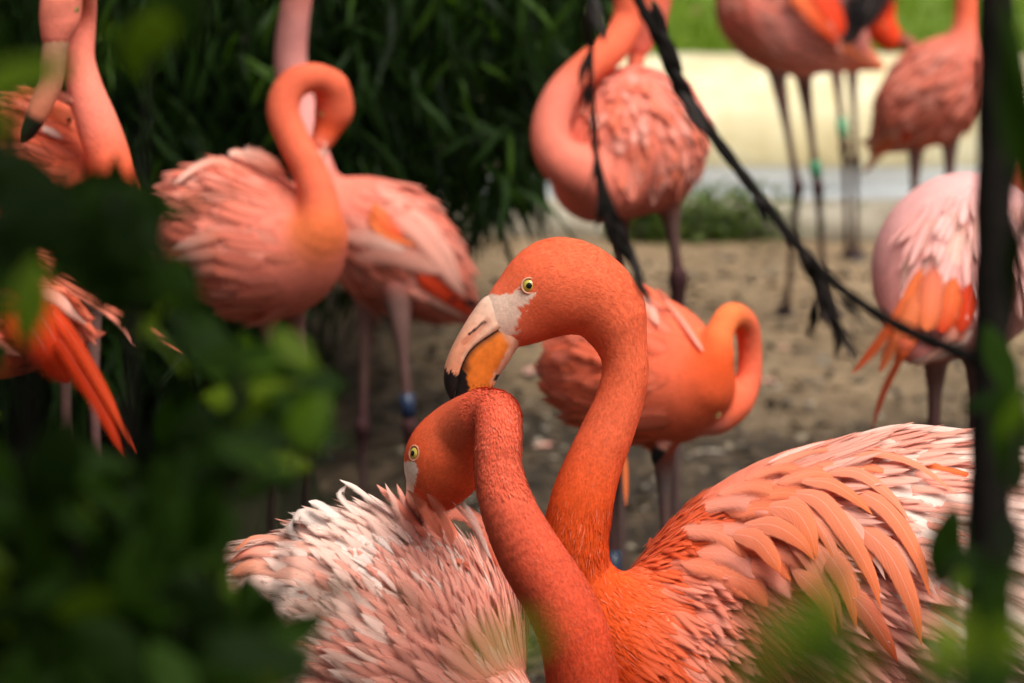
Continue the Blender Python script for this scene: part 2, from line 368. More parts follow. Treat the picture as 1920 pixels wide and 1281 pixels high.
# ------------------------------------------------------------------ feathers
def vane(u, tip=.8):
    if tip < .7: return np.clip(np.minimum(1, (u / .22) ** .7) * (1 - np.clip((u - .3) / .7, 0, 1) ** 1.5), 0.01, 1)
    return np.clip(np.minimum(1, (u / .18) ** .6) * (1 - np.clip((u - tip * .55) / (1 - tip * .55), 0, 1) ** 2.2) ** .8, 0.02, 1)
def feather_strip(P, Nn, wid, c0, c1, seg=22, camber=.25, frayed=.18, tip=.8, rng=RNG, cedge=None, seed=0.0):
    """feather along sampled curve P with surface normals Nn -> verts, faces, colours, uv"""
    n = len(P); T = nrm(np.gradient(P, axis=0)); S = nrm(np.cross(Nn, T)); u = np.linspace(0, 1, n); wv = wid * vane(u, tip)
    vs_ = np.array([-1, -.55, -.1, .1, .55, 1.0]); m = len(vs_); V = np.zeros((n, m, 3)); C = np.zeros((n, m, 3)); U = np.zeros((n, m, 2))
    for j, v in enumerate(vs_):
        jit = (1 + (rng.random(n) - .6) * frayed) if abs(v) == 1 else 1
        sh = (rng.random(n) - .5) * frayed * .5 * wid if abs(v) == 1 else 0
        off = (v * wv * jit)[:, None] * S - (camber * v * v * wv)[:, None] * Nn + (np.asarray(sh) + abs(v) * wv * .35)[:, None] * T if abs(v) == 1 else (v * wv)[:, None] * S - (camber * v * v * wv)[:, None] * Nn + (abs(v) * wv * .35)[:, None] * T
        V[:, j] = P + off; cc = c0 + (c1 - c0) * u[:, None]
        if cedge is not None: cc = cc + (cedge - cc) * max(0, v) ** 2 * .8
        C[:, j] = cc; U[:, j, 0] = u + seed; U[:, j, 1] = v
    I = np.arange(n * m).reshape(n, m); Fc = np.stack([I[:-1, :-1], I[1:, :-1], I[1:, 1:], I[:-1, 1:]], -1).reshape(-1, 4)
    NO = np.repeat(Nn[:, None, :], m, 1) + vs_[None, :, None] * S[:, None, :] * camber * .9
    return V.reshape(-1, 3), Fc, C.reshape(-1, 3), U.reshape(-1, 2), nrm(NO.reshape(-1, 3))
def lay(bird, ctrl, wpx, c0, c1, off=.006, lift=.0, seg=22, name='feather', cedge=None, frayed=.16, tip=.8, depth=None, camber=.25, mat=None):
    """a long feather over the bird's body along photo-space control points; beyond the body it keeps going at the last depth"""
    S = spline(ctrl, seg); P = []; Nn = []; raw = []; ld = depth; ln = -CF
    for x, y in S:
        loc, no = bird.hit(x, y)
        if loc is not None and (ld is None or abs((loc - CAM) @ CF - ld) < .09):
            d = (loc - CAM) @ CF
            ld = d if ld is None else ld * .6 + d * .4; ln = nrm(ln * .7 + nrm(no) * .3) if no @ CF < 0 else ln
        if ld is None: ld = 4.0
        P.append((x, y, ld)); Nn.append(ln); raw.append(ld if loc is None or abs((loc - CAM) @ CF - ld) > .09 else (loc - CAM) @ CF)
    P = np.array(P); k = np.ones(5) / 5
    P[:, 2] = np.convolve(np.pad(np.minimum(P[:, 2], raw), 2, 'edge'), k, 'valid'); u = np.linspace(0, 1, seg)
    Wp = np.array([W(x, y, d - off * min(1, .25 + 3 * t) - lift * t * t) for (x, y, d), t in zip(P, u)])
    Nn = nrm(np.array(Nn)); 
    V, Fc, C, U, NO = feather_strip(Wp, Nn, wpx * P[0, 2] / FPX / 2, c0, c1, seg, cedge=cedge, frayed=frayed, tip=tip, camber=camber, seed=random.random() * 50)
    return mesh(name, V, Fc, mat or M_FEA, bird.root, cols=C, uv=U, base=bird.base, normals=NO)
def scatter(bird, pts, nor, dirs, ln, wd, c0, c1, tilt=.14, droop=.5, frayed=.2, seg=8, off=.0006, name='plumage', tip=.85, mat=None):
    """many short contour feathers joined into one mesh of plumage"""
    n = len(pts); u = np.linspace(0, 1, seg); vs_ = np.array([-1, -.5, 0, .5, 1.0]); m = 5
    T = nrm(dirs - (dirs * nor).sum(1, keepdims=True) * nor); S = np.cross(nor, T)
    wv = vane(u, tip)
    up = (off + ln[:, None] * (tilt * u - droop * tilt * u * u * 1.6))
    V = (pts[:, None, None, :] + T[:, None, None, :] * (ln[:, None] * u)[:, :, None, None] + nor[:, None, None, :] * up[:, :, None, None]
         + S[:, None, None, :] * (wd[:, None, None] * wv[None, :, None] * vs_)[..., None] - nor[:, None, None, :] * (.3 * wd[:, None, None] * wv[None, :, None] * vs_ ** 2)[..., None] * .6)
    ej = (RNG.random((n, seg, m)) - .5) * frayed * (np.abs(vs_) > .9); V = V + T[:, None, None, :] * (ej * ln[:, None, None])[..., None] * .5 + S[:, None, None, :] * (ej * wd[:, None, None])[..., None]
    V = V + T[:, None, None, :] * (.3 * np.abs(vs_) * wd[:, None, None])[..., None]
    C = c0[:, None, None, :] + (c1 - c0)[:, None, None, :] * u[None, :, None, None] + np.zeros((n, seg, m, 3))
    U = np.zeros((n, seg, m, 2)); U[..., 0] = u[None, :, None] * .5 + (RNG.random(n) * 40)[:, None, None]; U[..., 1] = vs_
    I = np.arange(n * seg * m).reshape(n, seg, m); Fc = np.stack([I[:, :-1, :-1], I[:, 1:, :-1], I[:, 1:, 1:], I[:, :-1, 1:]], -1).reshape(-1, 4)
    NO = nor[:, None, None, :] + np.zeros((n, seg, m, 3)) + vs_[None, None, :, None] * S[:, None, None, :] * .15 + (u[None, :, None, None] - .3) * T[:, None, None, :] * .15 + RNG.normal(0, .07, (n, 1, 1, 3))
    return mesh(name, V.reshape(-1, 3), Fc, mat or M_FEA, bird.root, cols=C.reshape(-1, 3), uv=U.reshape(-1, 2), base=bird.base, kind='stuff', normals=nrm(NO).reshape(-1, 3))
def fuzz(bird, mask, n, ln=.008, wd=.0006, up=.3, lo=.96, hi=1.05, sgn=1, name='down'):
    ix = np.flatnonzero(mask); ix = RNG.choice(ix, n); p = bird.V[ix] + RNG.normal(0, .0012, (n, 3)); N_ = bird.N[ix]; T = nrm(bird.T[ix] * sgn + RNG.normal(0, .18, (n, 3)))
    p = p - N_ * ((p - bird.V[ix]) * N_).sum(1, keepdims=True)
    T = nrm(T - (T * N_).sum(1, keepdims=True) * N_); S = np.cross(N_, T); l = ln * (.6 + .8 * RNG.random(n))[:, None]
    b = p - N_ * .0006; mid = p + T * l * .5 + N_ * l * up * .55; e = p + T * l + N_ * l * up * .7
    V = np.stack([b - S * wd, b + S * wd, mid + S * wd * .8, mid - S * wd * .8, e], 1)
    I = np.arange(n)[:, None] * 5; Fq = np.vstack([I + [0, 1, 2, 2], I + [3, 2, 4, 4]])
    tri = np.vstack([I + [0, 2, 1], I + [0, 3, 2], I + [3, 4, 2]])
    c = bird.C[ix] * (lo + (hi - lo) * RNG.random(n))[:, None]; g = RNG.random(n) < .08; c[g] = c[g] * .85 + PALE * .15
    C = np.repeat(c[:, None, :], 5, 1); C[:, 4] = C[:, 4] * 1.06
    return mesh(name, V.reshape(-1, 3), tri, M_PLUM, bird.root, cols=C.reshape(-1, 3), base=bird.base, kind='stuff', normals=np.repeat(nrm(N_ + .08 * T + RNG.normal(0, .03, (n, 3))), 5, 0))
def pick(bird, fmask, n):
    ix = np.flatnonzero(fmask); ix = RNG.choice(ix, min(n, len(ix)), replace=False); return ix
def inpoly(x, y, poly):
    r = np.zeros(np.shape(x), bool); n = len(poly)
    for i in range(n):
        (x1, y1), (x2, y2) = poly[i], poly[(i + 1) % n]
        r ^= ((y1 > y) != (y2 > y)) & (x < (x2 - x1) * (y - y1) / (y2 - y1 + 1e-9) + x1)
    return r
def farplume(b, n, dirpx, ln=.07, wd=.018, colr=(SALMON, PINK, PALE), mask=None, tilt=.12):
    """contour feathers for the birds behind, pointing along dirpx (photo right, photo up, depth)"""
    x, y, d = PX(b.V); dv = dirpx[0] * CR + dirpx[1] * CU + dirpx[2] * CF
    m = (b.N @ CF < -.2) & (b.K == 0)
    if mask is not None: m &= mask(x, y)
    ix = pick(b, m, n); k = len(ix); a = RNG.random(k)[:, None]; c = b.C[ix]
    q = RNG.integers(0, len(colr), k); cc = np.array(colr)[q]
    scatter(b, b.V[ix], b.N[ix], np.tile(dv, (k, 1)) + RNG.normal(0, .06, (k, 3)), ln * (.7 + .6 * a[:, 0]), wd * (.8 + .5 * RNG.random(k)), c * .9 + cc * .1, c * .7 + cc * .3, tilt=tilt * .2, seg=6)

# ================================================================== SETTING
GE = 7.05       # nothing closer matters for the fine ground grid
def noise2(x, y, s, seed=0):
    r = np.random.default_rng(seed); v = np.zeros_like(x)
    for o in range(5):
        a = r.random(4) * 6.28; f = s * 1.9 ** o
        v += (np.sin(x * f + a[0] + 1.3 * np.sin(y * f * .7 + a[1])) * np.sin(y * f * 1.1 + a[2] + 1.1 * np.sin(x * f * .8 + a[3]))) / 1.7 ** o
    return v
POOL = [tuple(G(*p)[:2]) for p in ((-900, 700), (300, 722), (560, 732), (660, 742), (690, 800), (700, 880), (760, 960), (860, 1100), (900, 1400), (900, 3200), (-2600, 3200))]
gx = np.unique(np.r_[-400, -150, -60, -25, -12, -6, np.linspace(-3.2, 3.2, 170), 6, 12, 25, 60, 150, 400]); gy = np.unique(np.r_[-400, -100, -25, -6, 0, 2, np.linspace(3.5, 10.8, 200), 12, 14, 18, 25, 60, 150, 400])
X, Y = np.meshgrid(gx, gy, indexing='ij'); Z = .012 * noise2(X, Y, 2.1, 3) + .004 * noise2(X, Y, 11, 4)
# signed distance to the pool outline
def polydist(X, Y, poly):
    d = np.full(X.shape, 1e9); n = len(poly)
    for i in range(n):
        a = np.array(poly[i]); b = np.array(poly[(i + 1) % n]); e = b - a
        t = np.clip(((X - a[0]) * e[0] + (Y - a[1]) * e[1]) / (e @ e), 0, 1); d = np.minimum(d, np.hypot(X - a[0] - t * e[0], Y - a[1] - t * e[1]))
    return np.where(inpoly(X, Y, poly), -d, d)
pdist = polydist(X, Y, POOL) + .06 * noise2(X, Y, 3.0, 9)
inner = (np.abs(X) < 7) & (Y > 3) & (Y < 11)
Z = np.where(inner, Z, 0) + np.clip(pdist * .18 - .005, -.10, .02)
wet = np.clip(1 - pdist / .7, 0, 1) * .6 + np.clip((9.1 - Y) / 1.2, 0, 1) * 1.0; wet = np.clip(wet + .12 * noise2(X, Y, 4.2, 12), 0, 1)
I = np.arange(X.size).reshape(X.shape); Fc = np.stack([I[:-1, :-1], I[1:, :-1], I[1:, 1:], I[:-1, 1:]], -1).reshape(-1, 4)
m, N, L, B = newmat('sandy_mud'); tc = N.new('ShaderNodeTexCoord'); at = nd(N, 'ShaderNodeAttribute', attribute_name='Col')
n1 = nd(N, 'ShaderNodeTexNoise', Scale=22.0, Detail=8.0, Roughness=0.72); n2 = nd(N, 'ShaderNodeTexNoise', Scale=3.0, Detail=4.0); vo = nd(N, 'ShaderNodeTexVoronoi', Scale=60.0)
for q in (n1, n2, vo): L.new(tc.outputs['Object'], q.inputs['Vector'])
dry = ramp(N, [(.3, (.15, .10, .055)), (.5, (.30, .205, .118)), (.7, (.44, .32, .20))]); L.new(n1.outputs[0], dry.inputs[0])
wetc = ramp(N, [(.34, (.007, .0055, .004)), (.50, (.034, .023, .014)), (.66, (.14, .098, .06))]); L.new(n1.outputs[0], wetc.inputs[0])
sx = N.new('ShaderNodeSeparateColor'); L.new(at.outputs[0], sx.inputs[0])
ad = nd(N, 'ShaderNodeMath', operation='MULTIPLY_ADD'); L.new(n2.outputs[0], ad.inputs[0]); ad.inputs[1].default_value = .9; ad.inputs[2].default_value = -.45
a2 = nd(N, 'ShaderNodeMath', operation='ADD', use_clamp=True); L.new(ad.outputs[0], a2.inputs[0]); L.new(sx.outputs[0], a2.inputs[1])
L.new(mixc(N, L, 'MIX', a2.outputs[0], dry.outputs[0], wetc.outputs[0]), B.inputs['Base Color'])
B.inputs['Specular IOR Level'].default_value = .15; rr = ramp(N, [(0.0, .9), (1.0, .6)]); L.new(a2.outputs[0], rr.inputs[0]); L.new(rr.outputs[0], B.inputs['Roughness'])
bp = nd(N, 'ShaderNodeBump', Strength=0.9, Distance=0.015); L.new(n1.outputs[0], bp.inputs['Height']); L.new(bp.outputs[0], B.inputs['Normal'])
ground = mesh('ground', np.stack([X.ravel(), Y.ravel(), Z.ravel()], 1), Fc, m, cols=np.stack([wet.ravel()] * 3, 1)); tag(ground, 'sandy brown ground turning to wet dark mud near the birds', 'ground', kind='structure')

# water
m, N, L, B = newmat('murky_water'); tc = N.new('ShaderNodeTexCoord'); B.inputs['Base Color'].default_value = (.022, .022, .012, 1); B.inputs['Roughness'].default_value = .05; B.inputs['IOR'].default_value = 1.33
mp = nd(N, 'ShaderNodeMapping'); mp.inputs['Scale'].default_value = (9, 30, 1); L.new(tc.outputs['Object'], mp.inputs[0])
n1 = nd(N, 'ShaderNodeTexNoise', Scale=1.0, Detail=3.0); L.new(mp.outputs[0], n1.inputs['Vector']); bp = nd(N, 'ShaderNodeBump', Strength=.25, Distance=.006); L.new(n1.outputs[0], bp.inputs['Height']); L.new(bp.outputs[0], B.inputs['Normal'])
pl = np.array([list(p) + [-.022] for p in POOL]); pc = pl.mean(0); pl = pc + (pl - pc) * 1.03
water = mesh('water', pl, [tuple(range(len(pl)))[::-1]], m, smooth=False); tag(water, 'dark still shallow water of the flamingo pool', 'water', kind='structure')

# kerb, path, low wall, lawn behind
def slab(x0, x1, prof, n, jit, seed, mat, name):
    """cross-section prof (y,z) swept along x with small unevenness"""
    xs = np.linspace(x0, x1, n); r = np.random.default_rng(seed); P = np.array(prof); V = []; k = len(P)
    for x in xs:
        q = P + np.c_[jit * noise2(np.full(k, x), P[:, 1] * 3, 2.2, seed), jit * .6 * noise2(np.full(k, x), P[:, 0] * 3, 3.1, seed + 1)]
        V += [(x, a, b) for a, b in q]
    Fc = [(i * k + j, (i + 1) * k + j, (i + 1) * k + (j + 1) % k, i * k + (j + 1) % k) for i in range(n - 1) for j in range(k)]
    Fc += [tuple(range(k)), tuple(range((n - 1) * k + k - 1, (n - 1) * k - 1, -1))]
    return mesh(name, V, Fc, mat)
YK = G(960, 462)[1]
M_KERB = mat_noise('kerb_concrete', [(.3, (.22, .18, .125)), (.5, (.34, .295, .22)), (.7, (.44, .39, .31))], 7, .85, .4, .02, scale2=1.4)
M_PATH = mat_noise('path_concrete', [(.3, (.25, .265, .27)), (.5, (.33, .345, .35)), (.7, (.41, .42, .42))], 5, .7, .2, .01, scale2=1.1)
M_WALL = mat_noise('yellow_render', [(.3, (.56, .44, .22)), (.5, (.68, .58, .34)), (.7, (.76, .70, .50))], 4, .85, .35, .02, scale2=1.0)
kerb = slab(-5, 5, [(YK, -.05), (YK - .015, .05), (YK + .02, .095), (YK + .10, .115), (YK + .24, .11), (YK + .24, -.05)], 120, .012, 5, M_KERB, 'kerb')
tag(kerb, 'worn cream concrete kerb edging the sandy ground', 'kerb')
YW = YK + .92
path = slab(-5, 5, [(YK + .24, -.04), (YK + .24, .096), (YK + .6, .10), (YW + .05, .104), (YW + .05, -.04)], 60, .004, 6, M_PATH, 'path'); tag(path, 'pale grey concrete path behind the kerb', 'path', kind='structure')
wall = slab(-5, 5, [(YW, -.03), (YW - .01, .16), (YW + .01, .27), (YW + .06, .35), (YW + .16, .40), (YW + .32, .425), (YW + .50, .42), (YW + .50, -.03)], 140, .016, 8, M_WALL, 'low_wall'); tag(wall, 'low pale yellow rendered wall with a rounded top', 'wall')
M_LAWN = mat_noise('lawn_turf', [(.3, (.08, .14, .012)), (.5, (.14, .22, .02)), (.72, (.22, .29, .035))], 9, .9, .6, .03, scale2=2.0)
ly = np.r_[YW + .5, np.linspace(YW + .7, 26, 40), 40, 80, 200, 380]; lx = np.r_[-300, -60, -15, np.linspace(-6, 6, 40), 15, 60, 300]; LX, LY = np.meshgrid(lx, ly, indexing='ij')
LZ = .36 + np.clip(LY - YW - .5, 0, 20) * .03 + .01 * noise2(LX, LY, 1.7, 2); I = np.arange(LX.size).reshape(LX.shape)
lawn = mesh('lawn', np.stack([LX.ravel(), LY.ravel(), LZ.ravel()], 1), np.stack([I[:-1, :-1], I[1:, :-1], I[1:, 1:], I[:-1, 1:]], -1).reshape(-1, 4), M_LAWN); tag(lawn, 'bright green lawn beyond the low wall', 'lawn', kind='structure')
n = 26000; bx = RNG.uniform(-1.4, 2.8, n); by = YW + .55 + 5 * RNG.random(n) ** 1.4; bz = .36 + (by - YW - .5) * .03; hh = .05 + .05 * RNG.random(n); an = RNG.random(n) * 6.28; le = RNG.normal(0, .02, (n, 2))
b0 = np.stack([bx, by, bz - .01], 1); sd = np.stack([np.cos(an), np.sin(an), 0 * an], 1) * .004
V = np.stack([b0 - sd, b0 + sd, b0 + np.c_[le, hh]], 1).reshape(-1, 3)
gr = mesh('grass', V, np.arange(3 * n).reshape(-1, 3), mat_leaf('grass_blade', (.10, .17, .012), (.20, .27, .03), .6, .35, .1)); tag(gr, 'short green grass blades of the lawn', 'grass', kind='stuff')

# pebbles and crumbs on the mud
def ico():
    t = (1 + 5 ** .5) / 2; v = np.array([(-1, t, 0), (1, t, 0), (-1, -t, 0), (1, -t, 0), (0, -1, t), (0, 1, t), (0, -1, -t), (0, 1, -t), (t, 0, -1), (t, 0, 1), (-t, 0, -1), (-t, 0, 1)], float)
    f = np.array([(0, 11, 5), (0, 5, 1), (0, 1, 7), (0, 7, 10), (0, 10, 11), (1, 5, 9), (5, 11, 4), (11, 10, 2), (10, 7, 6), (7, 1, 8), (3, 9, 4), (3, 4, 2), (3, 2, 6), (3, 6, 8), (3, 8, 9), (4, 9, 5), (2, 4, 11), (6, 2, 10), (8, 6, 7), (9, 8, 1)])
    return nrm(v), f
iv, fi = ico(); n = 5200; px_, py_ = RNG.uniform(-1.3, 1.9, n), 5.3 + 5.1 * RNG.random(n) ** .8; pd = polydist(px_, py_, POOL); k = pd > .04; px_, py_ = px_[k], py_[k]; n = len(px_)
sz = (.003 + .010 * RNG.random(n) ** 3); sc3 = sz[:, None] * (.6 + .8 * RNG.random((n, 3))) * [1.2, 1.2, .6]
zz = np.clip(polydist(px_, py_, POOL) * .18 - .005, -.1, .02) + .012 * noise2(px_, py_, 2.1, 3)
V = (np.stack([px_, py_, zz + sz * .2], 1)[:, None] + iv[None] * sc3[:, None] * (1 + .25 * RNG.normal(0, 1, (n, 12, 1)))).reshape(-1, 3); Fp = (np.arange(n)[:, None, None] * 12 + fi[None]).reshape(-1, 3)
pc_ = np.array([(.05, .04, .03), (.10, .08, .06), (.20, .165, .12), (.24, .19, .13), (.03, .024, .02), (.30, .25, .19)])[RNG.integers(0, 6, n)]
pb = mesh('pebbles', V, Fp, mat_col('pebble_stone', .75, 0, 90, .4, .25), cols=np.repeat(pc_, 12, 0)); tag(pb, 'scattered small stones and crumbs of soil on the mud', 'pebbles', kind='stuff')

# ================================================================== THE TWO BIRDS IN FRONT
# ---- upright bird on the right of the pair
h1 = Flamingo('flamingo', 'upright coral flamingo with black-tipped orange bill bowed over the preening bird', far=False)
D1 = 4.03
h1.chain([(945, 605, D1, 50, SALMON), (990, 572, D1, 73, CORAL), (1046, 536, D1, 89, CORAL), (1102, 546, D1, 71, CORAL), (1140, 578, D1, 56, CORAL)], .012, 24, sq=.74)
h1.chain([(1046, 536, D1, 60, CORAL), (1100, 548, D1, 62, CORAL), (1138, 578, D1, 56, CORAL), (1164, 636, D1, 45.5, CORAL), (1173, 690, D1, 43.5, CORAL), (1162, 750, D1, 45.5, CORAL), (1141, 805, D1, 49.5, CORAL),
          (1112, 875, D1, 54, CORAL * .4 + DEEP * .6), (1090, 945, D1, 60, DEEP), (1080, 1020, D1, 61, DEEP), (1088, 1090, D1 + .01, 66, DEEP), (1130, 1170, D1 + .02, 84, DEEP), (1210, 1235, D1 + .04, 110, DEEP)], .03, 56)
DB = 4.13
h1.chain([(1225, 1245, 4.08, 120, DEEP), (1330, 1150, 4.11, 165, DEEP * .5 + SALMON * .5), (1440, 1100, DB, 212, SALMON), (1570, 1090, DB, 262, SALMON * .5 + PINK * .5), (1720, 1075, DB, 262, PINK), (1890, 1060, DB, 200, PALE), (2050, 1090, DB, 95, PALE), (2140, 1120, DB, 35, PINK)], .06, 30)
h1.leg((1480, 1300, 4.08), (1490, 1850, 4.08), (1470, 2560)); h1.leg((1560, 1300, 4.2), (1570, 1850, 4.2), (1560, 2490))
h1.build(.0034)
LORE = [(905, 552), (938, 553), (962, 549), (976, 534), (984, 547), (1003, 556), (981, 574), (974, 596), (968, 615), (966, 640), (955, 668), (930, 650), (890, 610), (890, 570)]
def c_h1(V, C):
    x, y, d = PX(V); C = C.copy(); xj = x + 4 * np.sin(y * .35) + 3 * np.sin(y * .9 + x * .3); q = inpoly(xj, y, LORE) & (y < 700)
    C[q] = [.80, .545, .425]
    q = inpoly(x, y, [(1290, 1010), (1330, 960), (1330, 1281), (1290, 1281)]); 
    return C
x1, y1, d1 = PX(h1.V); lore = inpoly(x1, y1, LORE)
h1.C = c_h1(h1.V, h1.C); h1.finish()
# bill, built as two mandibles from paired curves in the head's own plane
def mandible(bird, A, Bc, wid, dpl, colf, name, n=150, m=44, pw=.75, bulge=0.0):
    A = spline(A, n); Bq = spline(Bc, n); wv = np.interp(np.linspace(0, 1, n), np.linspace(0, 1, len(wid)), wid); V = []; C = []
    for i in range(n):
        for j in range(m):
            f = math.pi * j / (m - 1); t = math.sin(f) ** pw; x, y = Bq[i] + (A[i] - Bq[i]) * t; lat = -wv[i] * math.cos(f) * (1 + bulge * math.sin(2 * f) ** 2)
            V.append(W(x, y, dpl) + CF * lat); C.append(colf(x, y, i / (n - 1), t, math.cos(f)))
    Fc = [(i * m + j, i * m + j + 1, (i + 1) * m + j + 1, (i + 1) * m + j) for i in range(n - 1) for j in range(m - 1)]
    Fc += [(i * m, (i + 1) * m, (i + 1) * m + m - 1, i * m + m - 1) for i in range(n - 1)]
    Fc += [tuple(range(m - 1, -1, -1)), tuple((n - 1) * m + j for j in range(m))]
    return mesh(name, V, Fc, M_BILL, bird.root, cols=np.array(C), base=bird.base)
CULM = [(930, 548), (905, 560), (882, 590), (860, 626), (843, 660), (833, 690), (832, 716), (838, 738), (846, 752)]
MOUTH = [(966, 602), (944, 611), (918, 628), (897, 642), (881, 657), (869, 677), (861, 700), (856, 726), (850, 753)]
CHIN = [(985, 640), (968, 656), (956, 676), (945, 692), (935, 706), (924, 728), (908, 746), (880, 756), (852, 756)]
WID = [.023, .0235, .0235, .0225, .021, .019, .0165, .013, .007]
def seg_d(x, y, a, b):
    ax, ay = a; bx, by = b; t = max(0, min(1, ((x - ax) * (bx - ax) + (y - ay) * (by - ay)) / ((bx - ax) ** 2 + (by - ay) ** 2))); return math.hypot(x - ax - t * (bx - ax), y - ay - t * (by - ay))
def jag(x, y): return 5 * math.sin(x * .55 + 1.3 * math.sin(y * .21)) + 3 * math.sin(x * 1.3 + y * .4)
def sst(a, b, x): t = max(0.0, min(1.0, (x - a) / (b - a))); return t * t * (3 - 2 * t)
def c_up(x, y, s, t, cs):
    pale = np.array([.68, .43, .32]); mid = np.array([.70, .28, .16]); c = pale + (mid - pale) * sst(.05, .5, s)
    c = c * (1 - .10 * sst(.55, .95, t)) + np.array([.70, .30, .20]) * .10 * sst(.55, .95, t)
    g = seg_d(x, y, (915, 601), (870, 642)); c = c * (1 - np.array([.22, .38, .42]) * (1 - sst(3, 8, g)))
    e = 1 - sst(.10, .24, t); c = c + (np.array([.76, .43, .30]) - c) * e * sst(.06, .14, s) * (1 - sst(.55, .7, s))
    g = seg_d(x, y, (910, 603), (880, 627)); c = c + (np.array([.03, .016, .012]) - c) * (1 - sst(1.2, 3.2, g))
    k = y + .8 * jag(x, y) - (692 + (x - 832) * .35); f = sst(-2, 3, k) + .6 * sst(.8, 1, math.sin(x * 1.3 + y * .5) * math.sin(y * .9)) * sst(-16, -2, k) * (k < 0)
    return c + (BLACK * 1.5 - c) * min(1, f)
def c_lo(x, y, s, t, cs):
    th = np.interp(s, [0, .1, .3, .5, .65, .8, 1], [.0, 3, 5.5, 9, 14, 24, 40]); dm = min(seg_d(x, y, MOUTH[i], MOUTH[i + 1]) for i in range(8)); db = min(seg_d(x, y, CHIN[i], CHIN[i + 1]) for i in range(8))
    c = np.array([.74, .180, .024]) * (.95 + .05 * math.sin(x * .2 + y * .13)); sk = np.array([.70, .34, .22])
    e = max(1 - sst(-3, 3, db - (16 - 12 * s + .3 * jag(x, y))), 1 - sst(.12, .2, s)) * (1 - sst(.55, .65, s)); c = c + (sk - c) * e
    e = sst(716, 724, y) * sst(.4, .9, math.sin(x * .9 + .2 * y)) * .6; c = c + (np.array([.2, .05, .012]) - c) * e
    if abs(y - 708) < 8: c = c + (BLACK * 2 - c) * (1 - sst(4, 8, db)) * (1 - sst(4, 8, abs(y - 708)))
    return c + (BLACK * 1.4 - c) * (1 - sst(-2, 2, dm - th - .35 * jag(x, y) * (s > .5)))
mandible(h1, CULM, MOUTH, WID, D1, c_up, 'upper_bill', pw=.7); mandible(h1, CHIN, [(a + .6, b + .8) for a, b in MOUTH], [q * .93 for q in WID], D1, c_lo, 'lower_bill', pw=.6)
for sg in (-1, 1):
    o = W(992, 537, D1); loc, no, ix, ds = h1.bvh.ray_cast(Vector(o + CF * sg * .2), Vector(-CF * sg))
    if loc is not None: eye(h1, np.array(loc), nrm(CF * sg + np.array(no) * .25), .0092)
# down on head, neck and breast
neckm = (h1.K <= 1) & ~lore & (d1 < D1 + .06)
fuzz(h1, neckm & (y1 < 1000), 22000, .0065, .0004, .05)
fuzz(h1, (h1.K <= 2) & (x1 < 1420) & (y1 > 940) & (h1.N @ CF < .3), 12000, .016, .0010, .10, .9, 1.08)
# contour feathers over shoulder and flank
def flow1(x, y):
    a = np.interp(x, [1150, 1300, 1450, 1700, 2000], [-20, -28, -25, -28, -12]) + np.where(y > 1000, (y - 1000) * -.05, 0)
    a = a + np.where((y < 960), (960 - y) * .28, 0); a = np.radians(np.clip(a, -55, 12)); return np.cos(a)[:, None] * CR + np.sin(a)[:, None] * CU
def scat1(mask, n, ln, wd, ca, cb, tilt, dn=.14, **kw):
    ix = pick(h1, mask & (h1.N @ CF < .35), n); k = len(ix); r = RNG.random(k)[:, None]; r2 = RNG.random(k)[:, None]
    scatter(h1, h1.V[ix], h1.N[ix], flow1(x1[ix], y1[ix]) + RNG.normal(0, dn, (k, 3)), ln * (.7 + .6 * r[:, 0]), wd * (.75 + .5 * r2[:, 0]), ca[0] + (ca[1] - ca[0]) * r, cb[0] + (cb[1] - cb[0]) * r2, tilt=tilt, **kw)
bm = (h1.K == 2) & (h1.N @ CF < -.2)
scat1(bm & (x1 > 1640) & (h1.N @ CF < -.3), 460, .16, .012, (PALE, PALE * .5 + WHITE * .5), (PALE, WHITE), .02, seg=12, dn=.05)                 # pale rear
scat1(bm & (x1 > 1430) & (x1 < 1700), 700, .10, .010, (SALMON * .6 + PINK * .4, PINK), (PINK, PINK * .4 + PALE * .6), .025, seg=10, dn=.07)
# ---- long pale feathers fanned under the orange ones (each its own part)
fan = []
for i in range(34):
    t = i / 33.0; r = random.random
    bx_, by_ = 1500 + 120 * t + 40 * r(), 850 + 200 * t ** 1.2 + 30 * r()
    ang = math.radians(-8 + 68 * t + 5 * (r() - .5)); ln_ = 330 - 60 * t + 60 * r()
    ex, ey = bx_ + ln_ * math.cos(ang), by_ + ln_ * math.sin(ang); mx_, my_ = (bx_ + ex) / 2 + 26 * math.sin(ang), (by_ + ey) / 2 - 34 * math.cos(ang)
    c = PALE * (1 - .6 * r()) ; c = PALE + (WHITE - PALE) * r() if r() < .75 else PINK
    lay(h1, [(bx_, by_), (mx_, my_), (ex, ey)], 46 + 14 * r(), c, (c * .5 + WHITE * .5), off=.006 + .006 * r(), frayed=.2, tip=.9, mat=M_FEAM)
for q in ([(1440, 868), (1540, 832), (1660, 815), (1800, 815), (1940, 840)], [(1480, 872), (1600, 835), (1720, 826), (1860, 858)], [(1600, 850), (1700, 822), (1800, 818), (1900, 835)], [(1530, 870), (1640, 838), (1750, 838), (1890, 885)], [(1700, 830), (1830, 815), (1960, 860)],
          [(1680, 850), (1800, 850), (1950, 905)], [(1690, 880), (1820, 890), (1960, 960)], [(1700, 920), (1820, 950), (1950, 1030)], [(1700, 960), (1800, 1010), (1930, 1120)], [(1690, 1000), (1780, 1070), (1860, 1190)], [(1780, 880), (1880, 900), (1990, 950)]):
    lay(h1, q, 44, PALE, WHITE, off=.012, frayed=.2, tip=.9, mat=M_FEAM)
lay(h1, [(1800, 855), (1870, 880), (1950, 925)], 18, BLACK * 3, BLACK * 3, off=.014); lay(h1, [(1700, 860), (1780, 880), (1850, 900)], 26, ORANGE, DEEP, off=.015)
